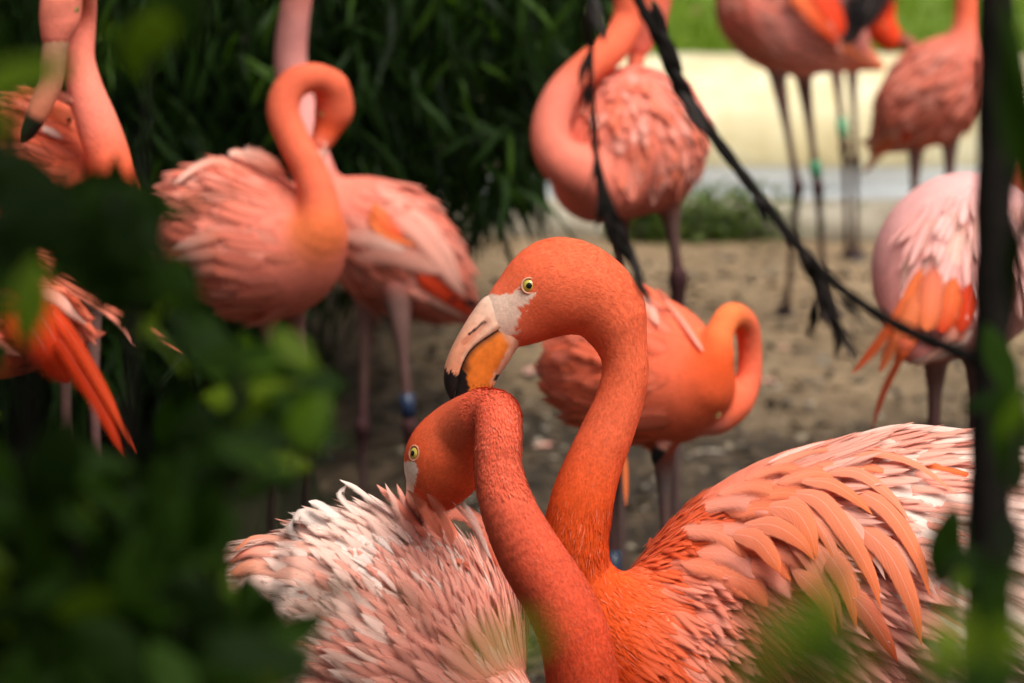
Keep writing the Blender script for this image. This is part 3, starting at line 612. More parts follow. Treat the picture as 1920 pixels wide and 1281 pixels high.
# ---- long orange scapulars
LONG = [([(1560, 862), (1640, 848), (1722, 872), (1796, 930)], 30, 1), ([(1535, 888), (1605, 884), (1665, 925), (1709, 980)], 34, 1), ([(1490, 900), (1555, 905), (1605, 935), (1637, 966)], 34, 0), ([(1570, 905), (1660, 950), (1720, 1040), (1744, 1120)], 42, 0),
        ([(1465, 925), (1535, 935), (1595, 1010), (1633, 1080), (1653, 1147)], 46, 0), ([(1575, 960), (1660, 1030), (1710, 1130), (1729, 1214)], 50, 0), ([(1425, 950), (1485, 955), (1517, 995), (1531, 1048)], 54, 0), ([(1390, 985), (1450, 985), (1500, 1015), (1528, 1052)], 46, 0),
        ([(1560, 1080), (1620, 1140), (1660, 1200), (1684, 1244)], 48, 2), ([(1360, 1000), (1415, 1010), (1450, 1050), (1463, 1075)], 46, 0), ([(1540, 1020), (1585, 1090), (1606, 1180)], 50, 0), ([(1480, 1060), (1540, 1120), (1570, 1200)], 44, 0)]
for i in range(14):
    a, b = random.uniform(1440, 1600), random.uniform(905, 1010); an = math.radians(random.uniform(38, 62)); ln_ = random.uniform(170, 230)
    LONG.insert(0, ([(a, b), (a + .4 * ln_ * math.cos(an) + 22 * math.sin(an), b + .4 * ln_ * math.sin(an) - 22 * math.cos(an)), (a + .75 * ln_ * math.cos(an) + 16 * math.sin(an), b + .75 * ln_ * math.sin(an) - 16 * math.cos(an)), (a + ln_ * math.cos(an), b + ln_ * math.sin(an))], random.uniform(22, 34), random.choice((0, 1, 1, 3))))
for q, wpx, kd in LONG:
    lay(h1, q, wpx, SALMON * .55 + ORANGE * .25 + PALE * .2, (ORANGE, ORANGE * .75 + PALE * .25, DEEP * .8, PALE)[kd], off=.031 - .006 * (wpx < 36 and len(q) == 4 and q[0][0] % 1 > 0), cedge=None, frayed=.06, tip=.62, camber=.3, seg=30, mat=M_FEAC)
# shoulder feathers laid tile over tile
ix = [(1300, 985), (1330, 945), (1370, 920), (1420, 893), (1470, 868), (1520, 850), (1345, 985), (1385, 955), (1430, 925), (1480, 900), (1530, 878), (1330, 1030), (1375, 1005), (1420, 975), (1465, 950), (1300, 1050), (1350, 1070), (1400, 1050), (1440, 1020), (1585, 858), (1560, 835), (1610, 830)]
for (a, b) in ix:
    an = math.radians(np.interp(b, [840, 900, 1000, 1080], [-12, 0, 28, 38]) + random.uniform(-8, 8)); ln_ = random.uniform(95, 135); c = SALMON * .7 + ORANGE * .3 + (PINK - SALMON) * random.random() * .9
    lay(h1, [(a - 25, b + 6), (a + ln_ * .45 * math.cos(an) + 8 * math.sin(an), b + ln_ * .45 * math.sin(an) - 10 * math.cos(an)), (a + ln_ * math.cos(an), b + ln_ * math.sin(an) + 8)], random.uniform(44, 60), c, c * .4 + ORANGE * .6 if random.random() < .8 else PINK, off=.016, frayed=.22, tip=.8, camber=.15)
# flank: soft hair-like feathers
scat1(bm & (x1 > 1230) & (x1 < 1560) & (y1 > 1050), 1300, .060, .0085, (SALMON * .7 + ORANGE * .3, SALMON), (SALMON, PINK), .025, seg=8)
scat1((h1.K >= 1) & (x1 > 1170) & (x1 < 1380) & (y1 > 960), 1200, .038, .0060, (DEEP, DEEP * .6 + CORAL * .4), (DEEP * .7 + CORAL * .3, CORAL), .04, seg=5, name='breast_plumage')

# ---- preening bird, left of the pair
CORAL2 = np.array([.70, .110, .055]); DEEP2 = np.array([.66, .070, .026])
h2 = Flamingo('flamingo', 'pale pink flamingo with its bent neck in front, bill buried in its own back feathers', far=False)
h2.chain([(822, 903, 3.955, 57, CORAL), (838, 858, 3.95, 79, DEEP * .6 + CORAL * .4), (868, 815, 3.93, 65, CORAL), (902, 787, 3.89, 50, CORAL)], .012, 20)
h2.chain([(868, 812, 3.93, 48, CORAL2), (905, 782, 3.885, 46, CORAL2), (931, 779, 3.85, 45, CORAL2), (934, 830, 3.82, 44, CORAL2), (935, 885, 3.81, 45, CORAL2), (953, 955, 3.80, 52, CORAL2), (993, 1038, 3.80, 61, CORAL2 * .6 + DEEP2 * .4), (1045, 1122, 3.80, 65, CORAL2 * .4 + DEEP2 * .6), (1078, 1200, 3.80, 67, DEEP2), (1092, 1285, 3.81, 69, DEEP2),
          (1094, 1400, 3.84, 74, DEEP2), (1070, 1490, 3.90, 88, DEEP2), (1000, 1530, 3.98, 110, SALMON)], .02, 56)
h2.chain([(1000, 1530, 3.98, 115, SALMON), (935, 1430, 4.02, 125, SALMON), (850, 1310, 4.05, 142, PINK), (745, 1205, 4.08, 220, PINK), (610, 1160, 4.10, 165, PALE), (500, 1095, 4.10, 80, PALE), (440, 1068, 4.10, 25, PALE)], .04, 30)
h2.leg((760, 1420, 4.02), (780, 1900, 4.02), (770, 2600)); h2.leg((680, 1400, 4.15), (690, 1900, 4.15), (680, 2520))
h2.build(.0034)
x2, y2, d2 = PX(h2.V)
lore2 = inpoly(x2, y2, [(755, 868), (778, 862), (783, 880), (776, 930), (750, 930)]) & (h2.K == 0)
h2.C[lore2] = [.72, .52, .42]
h2.bill(W(792, 902, 4.0), -.05 * CR - .45 * CU + .9 * CF, .5 * CR - .8 * CU + .3 * CF, .11, .019, np.array([.72, .5, .4]))
h2.finish()
loc, no = h2.hit(776, 850)
if loc is not None: eye(h2, loc, nrm(no * .8 - CF * .25 - CR * .2), .0088)
fuzz(h2, (h2.K <= 1) & ~lore2 & (y2 < 1300) & (h2.N @ CF < .5), 26000, .0065, .0004, .06)
fuzz(h2, (h2.K == 1) & (y2 < 930) & (h2.N @ CF < .5), 3500, .006, .0010, .3, 1.0, 1.2)
def flow2(x, y):
    a = np.interp(x, [430, 560, 700, 850, 1000], [176, 160, 140, 118, 112]) + np.clip(y - 1060, 0, 300) * .10; a = np.radians(a); return np.cos(a)[:, None] * CR + np.sin(a)[:, None] * CU
def scat2(mask, n, ln, wd, ca, cb, tilt, **kw):
    ix = pick(h2, mask & (h2.N @ CF < .35) & (y2 < 1340), n); k = len(ix); r = RNG.random(k)[:, None]; r2 = RNG.random(k)[:, None]
    scatter(h2, h2.V[ix], h2.N[ix], flow2(x2[ix], y2[ix]) + RNG.normal(0, .13, (k, 3)), ln * (.7 + .6 * r[:, 0]), wd * (.75 + .5 * r2[:, 0]), ca[0] + (ca[1] - ca[0]) * r, cb[0] + (cb[1] - cb[0]) * r2, tilt=tilt, **kw)
b2 = (h2.K == 2) | ((h2.K > 0) & (d2 > 3.88) & (x2 < 1015) & (y2 > 1000))
scat2(b2 & (x2 < 800), 1000, .085, .0115, (PINK * .6 + PALE * .4, PALE), (PALE, PALE * .4 + WHITE * .6), .018, seg=10)
scat2(b2 & (x2 < 1000) & (y2 > 1110), 1500, .070, .0105, (SALMON * .3 + PINK * .7, PINK), (PINK, PINK * .6 + PALE * .4), .012, seg=9)
scat2(b2 & (x2 > 640) & (x2 < 1000) & (y2 < 1180), 1300, .060, .0085, (PINK * .4 + PALE * .6, PALE), (PALE, PALE * .5 + WHITE * .5), .02, seg=9)
scat2(b2 & (x2 > 760) & (x2 < 1030) & (y2 < 1340), 1300, .042, .0065, (PINK * .8 + SALMON * .2, PINK), (PINK * .5 + PALE * .5, PALE), .022, seg=7)
# ragged crest of white-pink feathers along the back
RID = [([(800, 1010), (755, 950), (706, 908)], 40, SALMON, PINK), ([(770, 1020), (720, 960), (670, 915), (636, 899)], 30, PALE, WHITE), ([(740, 1040), (680, 975), (640, 930), (652, 905)], 24, WHITE, WHITE), ([(720, 1050), (650, 985), (600, 945), (578, 940)], 40, WHITE, WHITE), ([(700, 1060), (620, 1000), (570, 960), (553, 975)], 60, WHITE, WHITE),
       ([(690, 1070), (600, 1030), (550, 990), (556, 965)], 40, WHITE, WHITE), ([(660, 1070), (560, 1020), (480, 1005), (436, 1035)], 34, PALE, ORANGE * .7), ([(640, 1090), (540, 1045), (470, 1030), (428, 1055)], 44, PALE, SALMON), ([(640, 1110), (540, 1075), (470, 1060), (430, 1075)], 50, PALE, ORANGE * .8 + PALE * .2),
       ([(640, 1130), (550, 1110), (480, 1090), (440, 1100)], 52, WHITE, PALE), ([(650, 1150), (560, 1140), (500, 1130), (455, 1140)], 52, PALE, WHITE), ([(830, 1010), (800, 960), (762, 918)], 34, SALMON, SALMON), ([(850, 1020), (830, 970), (800, 925)], 30, SALMON, SALMON * .8 + PALE * .2), ([(790, 1020), (740, 960), (690, 925)], 30, PINK, WHITE), ([(810, 1030), (770, 970), (728, 915)], 30, PALE, PINK)]
RID += [([(845, 1060), (808, 985), (768, 906)], 44, PINK, SALMON), ([(820, 1060), (780, 980), (744, 907)], 44, PALE, PINK), ([(865, 1060), (838, 1000), (800, 922)], 40, SALMON, SALMON), ([(800, 1050), (760, 975), (722, 906)], 40, PINK, PALE), ([(880, 1070), (862, 1010), (826, 948)], 36, SALMON, SALMON)]
for q, wpx, a, b in RID: lay(h2, q, wpx, a, b, off=.016, lift=.004, frayed=.4, tip=.95, depth=3.955, camber=.35)
for i in range(30):
    bx_ = random.uniform(600, 930); by_ = random.uniform(1010, 1130) + (bx_ - 600) * .08; an = math.radians(np.interp(bx_, [560, 700, 850, 930], [168, 148, 128, 115]) + random.uniform(-12, 12)); ln_ = random.uniform(90, 150)
    c = PINK + (WHITE - PINK) * random.random(); c2 = WHITE if random.random() < .7 else PINK
    lay(h2, [(bx_, by_), (bx_ + .5 * ln_ * math.cos(an) + 8, by_ - .5 * ln_ * math.sin(an) - 6), (bx_ + ln_ * math.cos(an), by_ - ln_ * math.sin(an))], random.uniform(12, 22), c, c2, off=.012 + .008 * random.random(), lift=.004 * random.random(), frayed=.45, tip=.95, camber=.4)
# folded wing bend showing behind the neck
for q in ([(930, 1060), (905, 990), (862, 962), (828, 978)], [(945, 1080), (920, 1010), (880, 972), (840, 965)], [(955, 1090), (938, 1030), (905, 985), (870, 975)], [(960, 1110), (948, 1050), (925, 1010)]):
    lay(h2, q, 36, SALMON, CORAL * .6 + PALE * .4, off=.004, frayed=.3, tip=.9, depth=4.06)

# ================================================================== THE BIRDS BEHIND
HB = .0055
def upright_head(b, p, d, up=True, col=CORAL):
    pass
# P: round body, neck looped, head tucked behind its own neck
dP = 6.0
p = Flamingo('flamingo', 'flamingo with looped neck and ruffled pink back, half behind dark leaves')
p.chain([(600, 450, dP - .02, 52, CORAL), (560, 480, dP, 85, SALMON), (500, 470, dP + .04, 130, SALMON), (430, 440, dP + .08, 135, SALMON), (360, 440, dP + .10, 70, PINK), (320, 450, dP + .1, 25, PALE)], .04, 24)
p.chain([(540, 490, dP, 60, SALMON), (590, 440, dP - .06, 44, ORANGE), (600, 385, dP - .06, 36, CORAL), (582, 325, dP - .04, 32, CORAL), (550, 262, dP - .02, 31, CORAL), (530, 205, dP, 31, CORAL * .8), (548, 160, dP + .02, 30, CORAL * .8), (590, 146, dP + .04, 28, CORAL), (622, 165, dP + .07, 30, CORAL), (628, 205, dP + .09, 33, CORAL)], .04, 48)
p.chain([(622, 165, dP + .07, 28, CORAL), (626, 205, dP + .09, 33, CORAL), (612, 245, dP + .09, 26, DEEP), (598, 275, dP + .08, 18, SALMON)], .015, 14)
p.bill(W(600, 275, dP + .08), -.3 * CR - .95 * CU, -.8 * CR - .5 * CU, .11, .016)
p.eyes(W(618, 215, dP + .09), .4 * CR + .9 * CF)
p.leg((500, 570, dP + .05), (510, 800, dP + .05), (505, 1240)); p.leg((550, 570, dP + .1), (572, 810, dP + .1), (570, 1215))
p.build(HB); farplume(p, 260, (-.9, .15, .3), .075, .017, (SALMON, PINK, PALE), lambda x, y: x < 560); p.finish()
for q in ([(460, 330), (410, 300), (370, 310), (325, 345)], [(480, 330), (430, 310), (380, 325), (340, 350)], [(520, 330), (480, 300), (445, 285), (430, 290)], [(540, 330), (500, 300), (470, 288), (455, 285)], [(420, 440), (370, 450), (322, 470)], [(420, 470), (370, 480), (322, 495)], [(420, 500), (370, 510), (330, 520)]):
    lay(p, q, 34, SALMON, PALE, off=.02, depth=dP, tip=.9, frayed=.35)
# Q: three-quarter body behind P, neck rising out of the picture
dQ = 6.75
q_ = Flamingo('flamingo', 'flamingo standing behind the looped one, straight neck rising, blue ring on one leg')
q_.chain([(600, 390, dQ - .02, 45, SALMON), (650, 420, dQ, 88, SALMON), (715, 452, dQ + .03, 112, SALMON), (785, 505, dQ + .05, 92, SALMON), (845, 560, dQ + .07, 45, SALMON), (890, 592, dQ + .08, 14, RED)], .04, 24)
q_.chain([(650, 430, dQ, 60, SALMON), (605, 370, dQ - .03, 46, SALMON), (575, 280, dQ, 38, PINK * .9), (555, 180, dQ + .04, 33, PINK * .9), (545, 110, dQ + .04, 31, PINK * .85), (552, 30, dQ + .02, 29, PINK * .85), (565, -60, dQ, 28, SALMON), (580, -160, dQ, 27, SALMON), (610, -230, dQ, 30, CORAL), (650, -235, dQ, 45, CORAL), (690, -205, dQ, 34, SALMON)], .02, 48)
q_.bill(W(690, -200, dQ), .8 * CR - .5 * CU, -.95 * CU, .11, .02); q_.eyes(W(660, -238, dQ), CF)
q_.leg((690, 560, dQ + .05), (680, 800, dQ + .05), (680, 1145), r=.010, hipr=.03); q_.leg((745, 570, dQ - .03), (768, 800, dQ - .03), (775, 1165), r=.010, hipr=.03, band=(.76, .93, np.array([.010, .022, .06])))
q_.build(HB); farplume(q_, 240, (.75, -.6, .2), .07, .018, (SALMON, PINK, PALE), lambda x, y: x > 600); q_.finish()
for a, c0, c1, wd_ in (([(700, 380), (725, 420), (760, 460)], ORANGE, RED, 40), ([(690, 400), (720, 440), (780, 460)], ORANGE, ORANGE, 26), ([(650, 480), (720, 478), (780, 490), (825, 512)], PINK, PINK * .6 + PALE * .4, 60), ([(640, 440), (700, 450), (760, 470)], PINK, PALE, 46), ([(700, 350), (770, 392), (828, 452), (868, 530)], PINK, PINK * .5 + PALE * .5, 60), ([(720, 385), (785, 435), (840, 505), (872, 555)], PINK, PALE * .6 + PINK * .4, 56), ([(780, 510), (830, 550), (885, 590)], RED, RED, 40), ([(770, 545), (820, 570), (870, 595)], PINK, PALE, 26), ([(840, 560), (880, 570), (905, 572)], BLACK * 2, BLACK, 16)):
    lay(q_, a, wd_, c0, c1, off=.018, depth=dQ - .08, tip=.8)
# R: seen from the front, round body, neck bent to the left and up
dR = 6.6
r_ = Flamingo('flamingo', 'round-bodied flamingo facing us with S-bent neck, standing before the low wall')
r_.chain([(1120, 330, dR - .04, 88, SALMON), (1180, 268, dR + .02, 138, SALMON), (1205, 260, dR + .15, 120, PINK), (1220, 250, dR + .28, 60, PINK)], .04, 20)
r_.chain([(1140, 345, dR - .08, 62, SALMON), (1085, 325, dR - .12, 48, SALMON), (1042, 290, dR - .13, 40, SALMON), (1032, 235, dR - .12, 36, SALMON), (1055, 175, dR - .10, 33, SALMON), (1100, 128, dR - .08, 32, CORAL), (1148, 90, dR - .04, 31, CORAL), (1176, 40, dR, 29, CORAL), (1180, -20, dR, 28, CORAL), (1192, -75, dR + .03, 27, CORAL), (1218, -80, dR + .07, 28, CORAL), (1228, -30, dR + .09, 33, CORAL), (1215, 35, dR + .10, 36, SALMON), (1198, 85, dR + .10, 24, SALMON)], .022, 60)
r_.bill(W(1198, 85, dR + .10), -.2 * CR - CU, -.6 * CR - .8 * CU, .11, .018, SALMON); r_.eyes(W(1222, 15, dR + .10), CF)
r_.leg((1250, 370, dR + .05), (1271, 520, dR + .05), (1265, 1180), r=.0115, hipr=.03); r_.leg((1165, 385, dR + .08), (1160, 530, dR + .08), (1165, 1175), r=.0115, hipr=.03)
r_.build(HB); farplume(r_, 220, (.1, -.95, 0), .05, .016, (SALMON, PINK, WHITE, ORANGE, PALE), lambda x, y: (x > 1090) & (y > 120) & (y < 330)); r_.finish()
lay(r_, [(1270, 150), (1300, 190), (1318, 230)], 30, DEEP, BLACK * 2, off=.01, depth=dR); lay(r_, [(1265, 190), (1290, 225), (1305, 262)], 30, SALMON, BLACK * 3, off=.012, depth=dR)
# S: bending bird with hooked neck
dS = 5.35
s_ = Flamingo('flamingo', 'bending flamingo behind the upright one, neck hooked down, dark shaded belly')
s_.chain([(1070, 690, dS + .10, 50, SALMON), (1110, 700, dS + .06, 90, SALMON), (1190, 690, dS + .02, 142, CORAL), (1260, 720, dS - .02, 112, CORAL), (1310, 720, dS - .06, 70, DEEP)], .04, 22)
s_.chain([(1230, 720, dS, 90, CORAL), (1298, 708, dS - .06, 58, DEEP), (1338, 675, dS - .08, 38, DEEP), (1347, 630, dS - .06, 28, ORANGE), (1370, 592, dS - .04, 25, ORANGE), (1398, 608, dS, 24, CORAL), (1406, 660, dS + .02, 23, CORAL), (1402, 715, dS + .02, 25, CORAL), (1378, 755, dS, 32, CORAL), (1340, 778, dS - .02, 34, CORAL)], .014, 52)
s_.chain([(1375, 755, dS, 30, CORAL), (1345, 778, dS - .02, 34, CORAL), (1312, 792, dS - .04, 20, PALE)], .012, 12)
s_.bill(W(1312, 792, dS - .04), -.9 * CR - .3 * CU, -.3 * CR - .9 * CU, .09, .014); s_.eyes(W(1340, 775, dS - .02), CF)
s_.leg((1240, 810, dS + .02), (1252, 1080, dS + .02), (1250, 1560), r=.009, hipr=.03, hipcol=DEEP); s_.leg((1150, 800, dS + .08), (1150, 1090, dS + .08), (1150, 1520), r=.009, hipr=.03, hipcol=DEEP, band=(.82, 1.02, np.array([.03, .05, .09])))
s_.build(HB); farplume(s_, 200, (-.6, .1, .4), .06, .016, (SALMON, CORAL, PINK), lambda x, y: x < 1270); s_.finish()
for a, c0, c1, wd_ in (([(1180, 540), (1210, 560), (1235, 610)], PALE, PINK, 40), ([(1230, 540), (1280, 600), (1320, 660)], SALMON, PINK, 26), ([(1165, 830), (1172, 880), (1174, 950)], ORANGE, ORANGE, 16)): lay(s_, a, wd_, c0, c1, off=.012, depth=dS - .08)
# T: tail end towards us, pale streaked back over orange flight feathers
dT = 5.7
t_ = Flamingo('flamingo', 'flamingo turned away, pale streaked back above hanging orange flight feathers')
t_.chain([(1720, 640, dT - .12, 45, PINK), (1755, 570, dT - .06, 105, PINK), (1800, 500, dT + .04, 165, PALE * .5 + PINK * .5), (1830, 490, dT + .2, 150, PALE * .5 + PINK * .5), (1850, 520, dT + .32, 80, PINK)], .04, 20)
t_.chain([(1850, 500, dT + .3, 60, PINK), (1880, 440, dT + .42, 44, SALMON), (1900, 380, dT + .44, 38, SALMON), (1940, 320, dT + .42, 34, CORAL), (1990, 280, dT + .4, 32, CORAL), (2030, 300, dT + .4, 34, CORAL), (2040, 350, dT + .4, 42, CORAL), (2030, 400, dT + .4, 26, PALE)], .012, 40)
t_.bill(W(2030, 400, dT + .4), -CU, -.8 * CR - .5 * CU, .11, .018); t_.eyes(W(2042, 345, dT + .4), CF)
t_.leg((1755, 660, dT), (1750, 830, dT), (1750, 1390), r=.011, hipr=.03, hipcol=SHANK * 1.3); t_.leg((1830, 660, dT + .1), (1835, 830, dT + .1), (1840, 1360), r=.011, hipr=.03, hipcol=SHANK * 1.3)
t_.build(HB); farplume(t_, 130, (-.12, -.95, 0), .10, .010, (PALE, WHITE, PINK, PALE), lambda x, y: (y < 490) & (x > 1725) & (t_.N @ CF < -.45), .04); t_.finish()
for i in range(20):
    a = 1700 + i * 12
    lay(t_, [(a + 30 - .12 * (a - 1700), 385 + (1800 - a) * .3 * (a < 1800)), (a + 8, 460), (a - 12, 545 + 20 * random.random())], 24, t_.C[:, :].mean(0) * .2 + PALE * .5 + PINK * .3, PALE * .6 + WHITE * .4 if i % 2 else PALE, off=.004, depth=dT - .1, frayed=.3, tip=.92)
for a, c0, c1, wd_ in (([(1730, 500), (1690, 580), (1640, 650), (1596, 702)], ORANGE, DEEP, 44), ([(1740, 510), (1710, 590), (1670, 650), (1648, 700)], ORANGE * .9 + PALE * .1, ORANGE, 62), ([(1730, 620), (1690, 670), (1655, 740), (1635, 805)], ORANGE, RED, 22), ([(1750, 500), (1745, 570), (1735, 625)], SALMON, ORANGE, 66), ([(1790, 520), (1780, 580), (1765, 625)], ORANGE, RED, 62), ([(1830, 530), (1815, 580), (1800, 625)], RED, RED, 66), ([(1800, 600), (1780, 640), (1720, 690)], SALMON, PALE, 40), ([(1830, 620), (1780, 660), (1700, 685)], PALE, WHITE, 46), ([(1720, 630), (1690, 650), (1680, 690)], CORAL, SALMON, 40), ([(1820, 630), (1790, 640), (1765, 650)], SALMON, PINK, 30)):
    lay(t_, a, wd_, c0, c1, off=.03, depth=dT - .12, tip=.75, frayed=.12)
# U: far right bird, body hanging below its neck
dU = 9.0
u_ = Flamingo('flamingo', 'salmon flamingo far back against the yellow wall, drooping tail tip, beside the dark stem')
u_.chain([(1640, 275, dU + .1, 12, SALMON), (1670, 250, dU + .08, 38, PINK), (1720, 200, dU + .02, 80, SALMON), (1765, 165, dU, 92, SALMON), (1800, 120, dU - .04, 60, SALMON)], .04, 20)
u_.chain([(1780, 150, dU - .03, 62, SALMON), (1808, 95, dU - .06, 38, SALMON), (1815, 40, dU - .05, 28, CORAL), (1815, -20, dU - .04, 24, CORAL), (1822, -90, dU, 22, CORAL), (1850, -140, dU, 26, CORAL), (1880, -130, dU, 32, CORAL), (1905, -105, dU, 22, PALE)], .02, 36)
u_.bill(W(1905, -105, dU), .7 * CR - .6 * CU, -CU, .11, .02); u_.eyes(W(1880, -133, dU), CF)
u_.leg((1718, 255, dU), (1712, 420, dU), (1712, 648), r=.011, hipr=.03); u_.leg((1782, 245, dU), (1778, 415, dU), (1780, 648), r=.011, hipr=.03)
u_.build(HB + .0005); farplume(u_, 160, (-.8, -.6, .1), .07, .02, (SALMON, PINK, PALE), lambda x, y: y < 270); u_.finish()
for a, c0, c1, wd_ in (([(1700, 240), (1660, 265), (1618, 272)], PINK, PALE, 38), ([(1690, 240), (1650, 285), (1618, 328)], SALMON, ORANGE, 30), ([(1710, 240), (1690, 265), (1660, 275)], RED, RED, 22)): lay(u_, a, wd_, c0, c1, off=.015, depth=dU - .05)
# V: standing bird with orange wing patch and black primaries
dV = 9.3
v_ = Flamingo('flamingo', 'far flamingo with black primaries and orange wing patch, green ring on its leg')
v_.chain([(1390, 0, dV - .02, 48, SALMON), (1430, 20, dV, 88, SALMON), (1480, 35, dV + .02, 105, PINK), (1545, 60, dV + .04, 78, PINK), (1600, 100, dV + .06, 35, SALMON), (1650, 125, dV + .07, 9, ORANGE)], .04, 20)
v_.chain([(1420, 10, dV, 60, SALMON), (1375, -60, dV - .02, 40, SALMON), (1360, -140, dV, 30, CORAL), (1375, -230, dV, 26, CORAL), (1370, -310, dV, 24, CORAL), (1340, -360, dV, 28, CORAL), (1305, -350, dV, 34, CORAL), (1280, -325, dV, 22, PALE)], .02, 36)
v_.bill(W(1280, -325, dV), -.7 * CR - .6 * CU, -CU, .11, .02); v_.eyes(W(1305, -355, dV), CF)
v_.leg((1450, 120, dV), (1496, 352, dV), (1472, 605), r=.0105, hipr=.03, toed=-1.9); v_.leg((1500, 120, dV + .05), (1534, 352, dV + .05), (1548, 610), r=.0105, hipr=.03, band=(.80, .92, np.array([.03, .26, .12])), toed=-1.2)
v_.build(HB + .0005); farplume(v_, 130, (.85, -.45, .1), .07, .02, (SALMON, PINK, PALE), lambda x, y: x < 1560); v_.finish()
for a, c0, c1, wd_ in (([(1470, -40), (1520, 20), (1575, 85)], ORANGE, RED, 44), ([(1500, -50), (1545, 0), (1580, 70)], RED, RED, 60), ([(1530, -60), (1565, 0), (1585, 60)], RED, RED, 50), ([(1600, -60), (1605, 10), (1582, 98)], BLACK * 2, BLACK * 2, 84), ([(1640, -60), (1632, 0), (1598, 80)], BLACK * 2, BLACK * 2, 84), ([(1680, -60), (1658, -10), (1618, 55)], BLACK * 2, BLACK, 66), ([(1560, 80), (1610, 105), (1655, 128)], ORANGE, ORANGE * .6 + PALE * .4, 24), ([(1545, 20), (1565, 60), (1580, 110)], PALE, PINK, 26)):
    lay(v_, a, wd_, c0, c1, off=.04, depth=dV - .09, tip=.8, frayed=.1)
# W: behind V, head lowered to the right
dW = 10.15
w_ = Flamingo('flamingo', 'hindmost flamingo mostly hidden by another, red head lowered with dark bill')
w_.chain([(1490, 10, dW, 55, SALMON), (1540, 30, dW, 72, PINK), (1590, 20, dW, 55, SALMON)], .03, 12)
w_.chain([(1580, 20, dW, 36, SALMON), (1610, -20, dW - .02, 26, CORAL), (1640, -30, dW - .03, 22, CORAL), (1655, 0, dW - .03, 23, RED), (1650, 45, dW - .02, 30, RED), (1668, 72, dW - .02, 25, RED)], .015, 26)
w_.bill(W(1674, 72, dW - .02), .9 * CR - .35 * CU, .2 * CR - .9 * CU, .10, .026, np.array([.03, .012, .01])); w_.eyes(W(1655, 50, dW), CF)
w_.leg((1560, 90, dW), (1583, 275, dW), (1590, 500), r=.0105, hipr=.03, band=(.74, .92, np.array([.05, .28, .14]))); w_.leg((1595, 90, dW + .05), (1604, 300, dW + .05), (1606, 497), r=.0095, hipr=.03)
w_.build(HB + .001); w_.finish()
# A: top left, bill hanging in front of its own body
dA = 4.95
a_ = Flamingo('flamingo', 'flamingo at the upper left corner, bill pointing straight down past its neck')
a_.chain([(212, 420, dA - .02, 60, CORAL), (150, 400, dA + .06, 110, CORAL), (100, 310, dA + .14, 105, CORAL), (60, 250, dA + .22, 75, SALMON), (20, 210, dA + .3, 30, PALE)], .03, 20)
a_.chain([(200, 460, dA, 60, CORAL), (218, 380, dA - .03, 46, DEEP), (204, 300, dA - .03, 42, CORAL), (183, 235, dA - .02, 40, SALMON), (160, 170, dA, 35, SALMON), (148, 110, dA + .02, 30, SALMON), (150, 50, dA + .03, 30, SALMON), (152, 0, dA + .01, 29, SALMON), (138, -30, dA - .03, 32, SALMON), (118, -10, dA - .06, 38, SALMON), (112, 30, dA - .08, 39, SALMON), (104, 70, dA - .09, 27, SALMON * .6)], .010, 60)
a_.bill(W(106, 70, dA - .09), -.15 * CR - CU, -.5 * CR - .85 * CU, .135, .019, np.array([.34, .19, .11])); a_.eyes(W(112, 20, dA - .08), .8 * CR - .4 * CF)
a_.leg((120, 470, dA + .1), (125, 900, dA + .1), (120, 1760)); a_.leg((170, 480, dA + .05), (180, 900, dA + .05), (175, 1790))
a_.build(HB); farplume(a_, 160, (-.8, -.1, .5), .07, .018, (SALMON, CORAL, PINK), lambda x, y: x < 160); a_.finish()
for a, c0, c1, wd_ in (([(140, 190), (90, 175), (25, 170)], PINK, ORANGE, 30), ([(150, 230), (110, 215), (70, 205)], SALMON, ORANGE, 46), ([(120, 260), (80, 240), (40, 250)], PALE, WHITE, 24)): lay(a_, a, wd_, c0, c1, off=.02, depth=dA + .05)
# B: left edge, drooping red flight feathers
dB = 4.75
b_ = Flamingo('flamingo', 'flamingo cut by the left edge, long scarlet flight feathers hanging among leaves')
b_.chain([(90, 590, dB + .06, 40, SALMON), (30, 590, dB + .06, 110, CORAL), (-60, 560, dB + .06, 150, CORAL), (-180, 540, dB + .06, 140, PINK), (-260, 540, dB + .06, 60, PINK)], .04, 18)
b_.chain([(-220, 560, dB + .06, 70, CORAL), (-290, 520, dB + .04, 50, CORAL), (-310, 430, dB + .04, 40, CORAL), (-280, 340, dB + .04, 36, CORAL), (-300, 250, dB + .04, 36, CORAL), (-350, 220, dB + .04, 48, CORAL), (-390, 250, dB + .04, 30, PALE)], .015, 34)
b_.bill(W(-390, 250, dB + .04), -.7 * CR - .6 * CU, -CU, .11, .02); b_.eyes(W(-352, 215, dB + .04), CF)
b_.leg((-60, 680, dB + .02), (-55, 1080, dB + .02), (-60, 1880)); b_.leg((-110, 680, dB + .1), (-100, 1080, dB + .1), (-105, 1830))
b_.build(HB + .0005); farplume(b_, 120, (.9, -.3, .1), .07, .018, (SALMON, CORAL, PINK)); b_.finish()
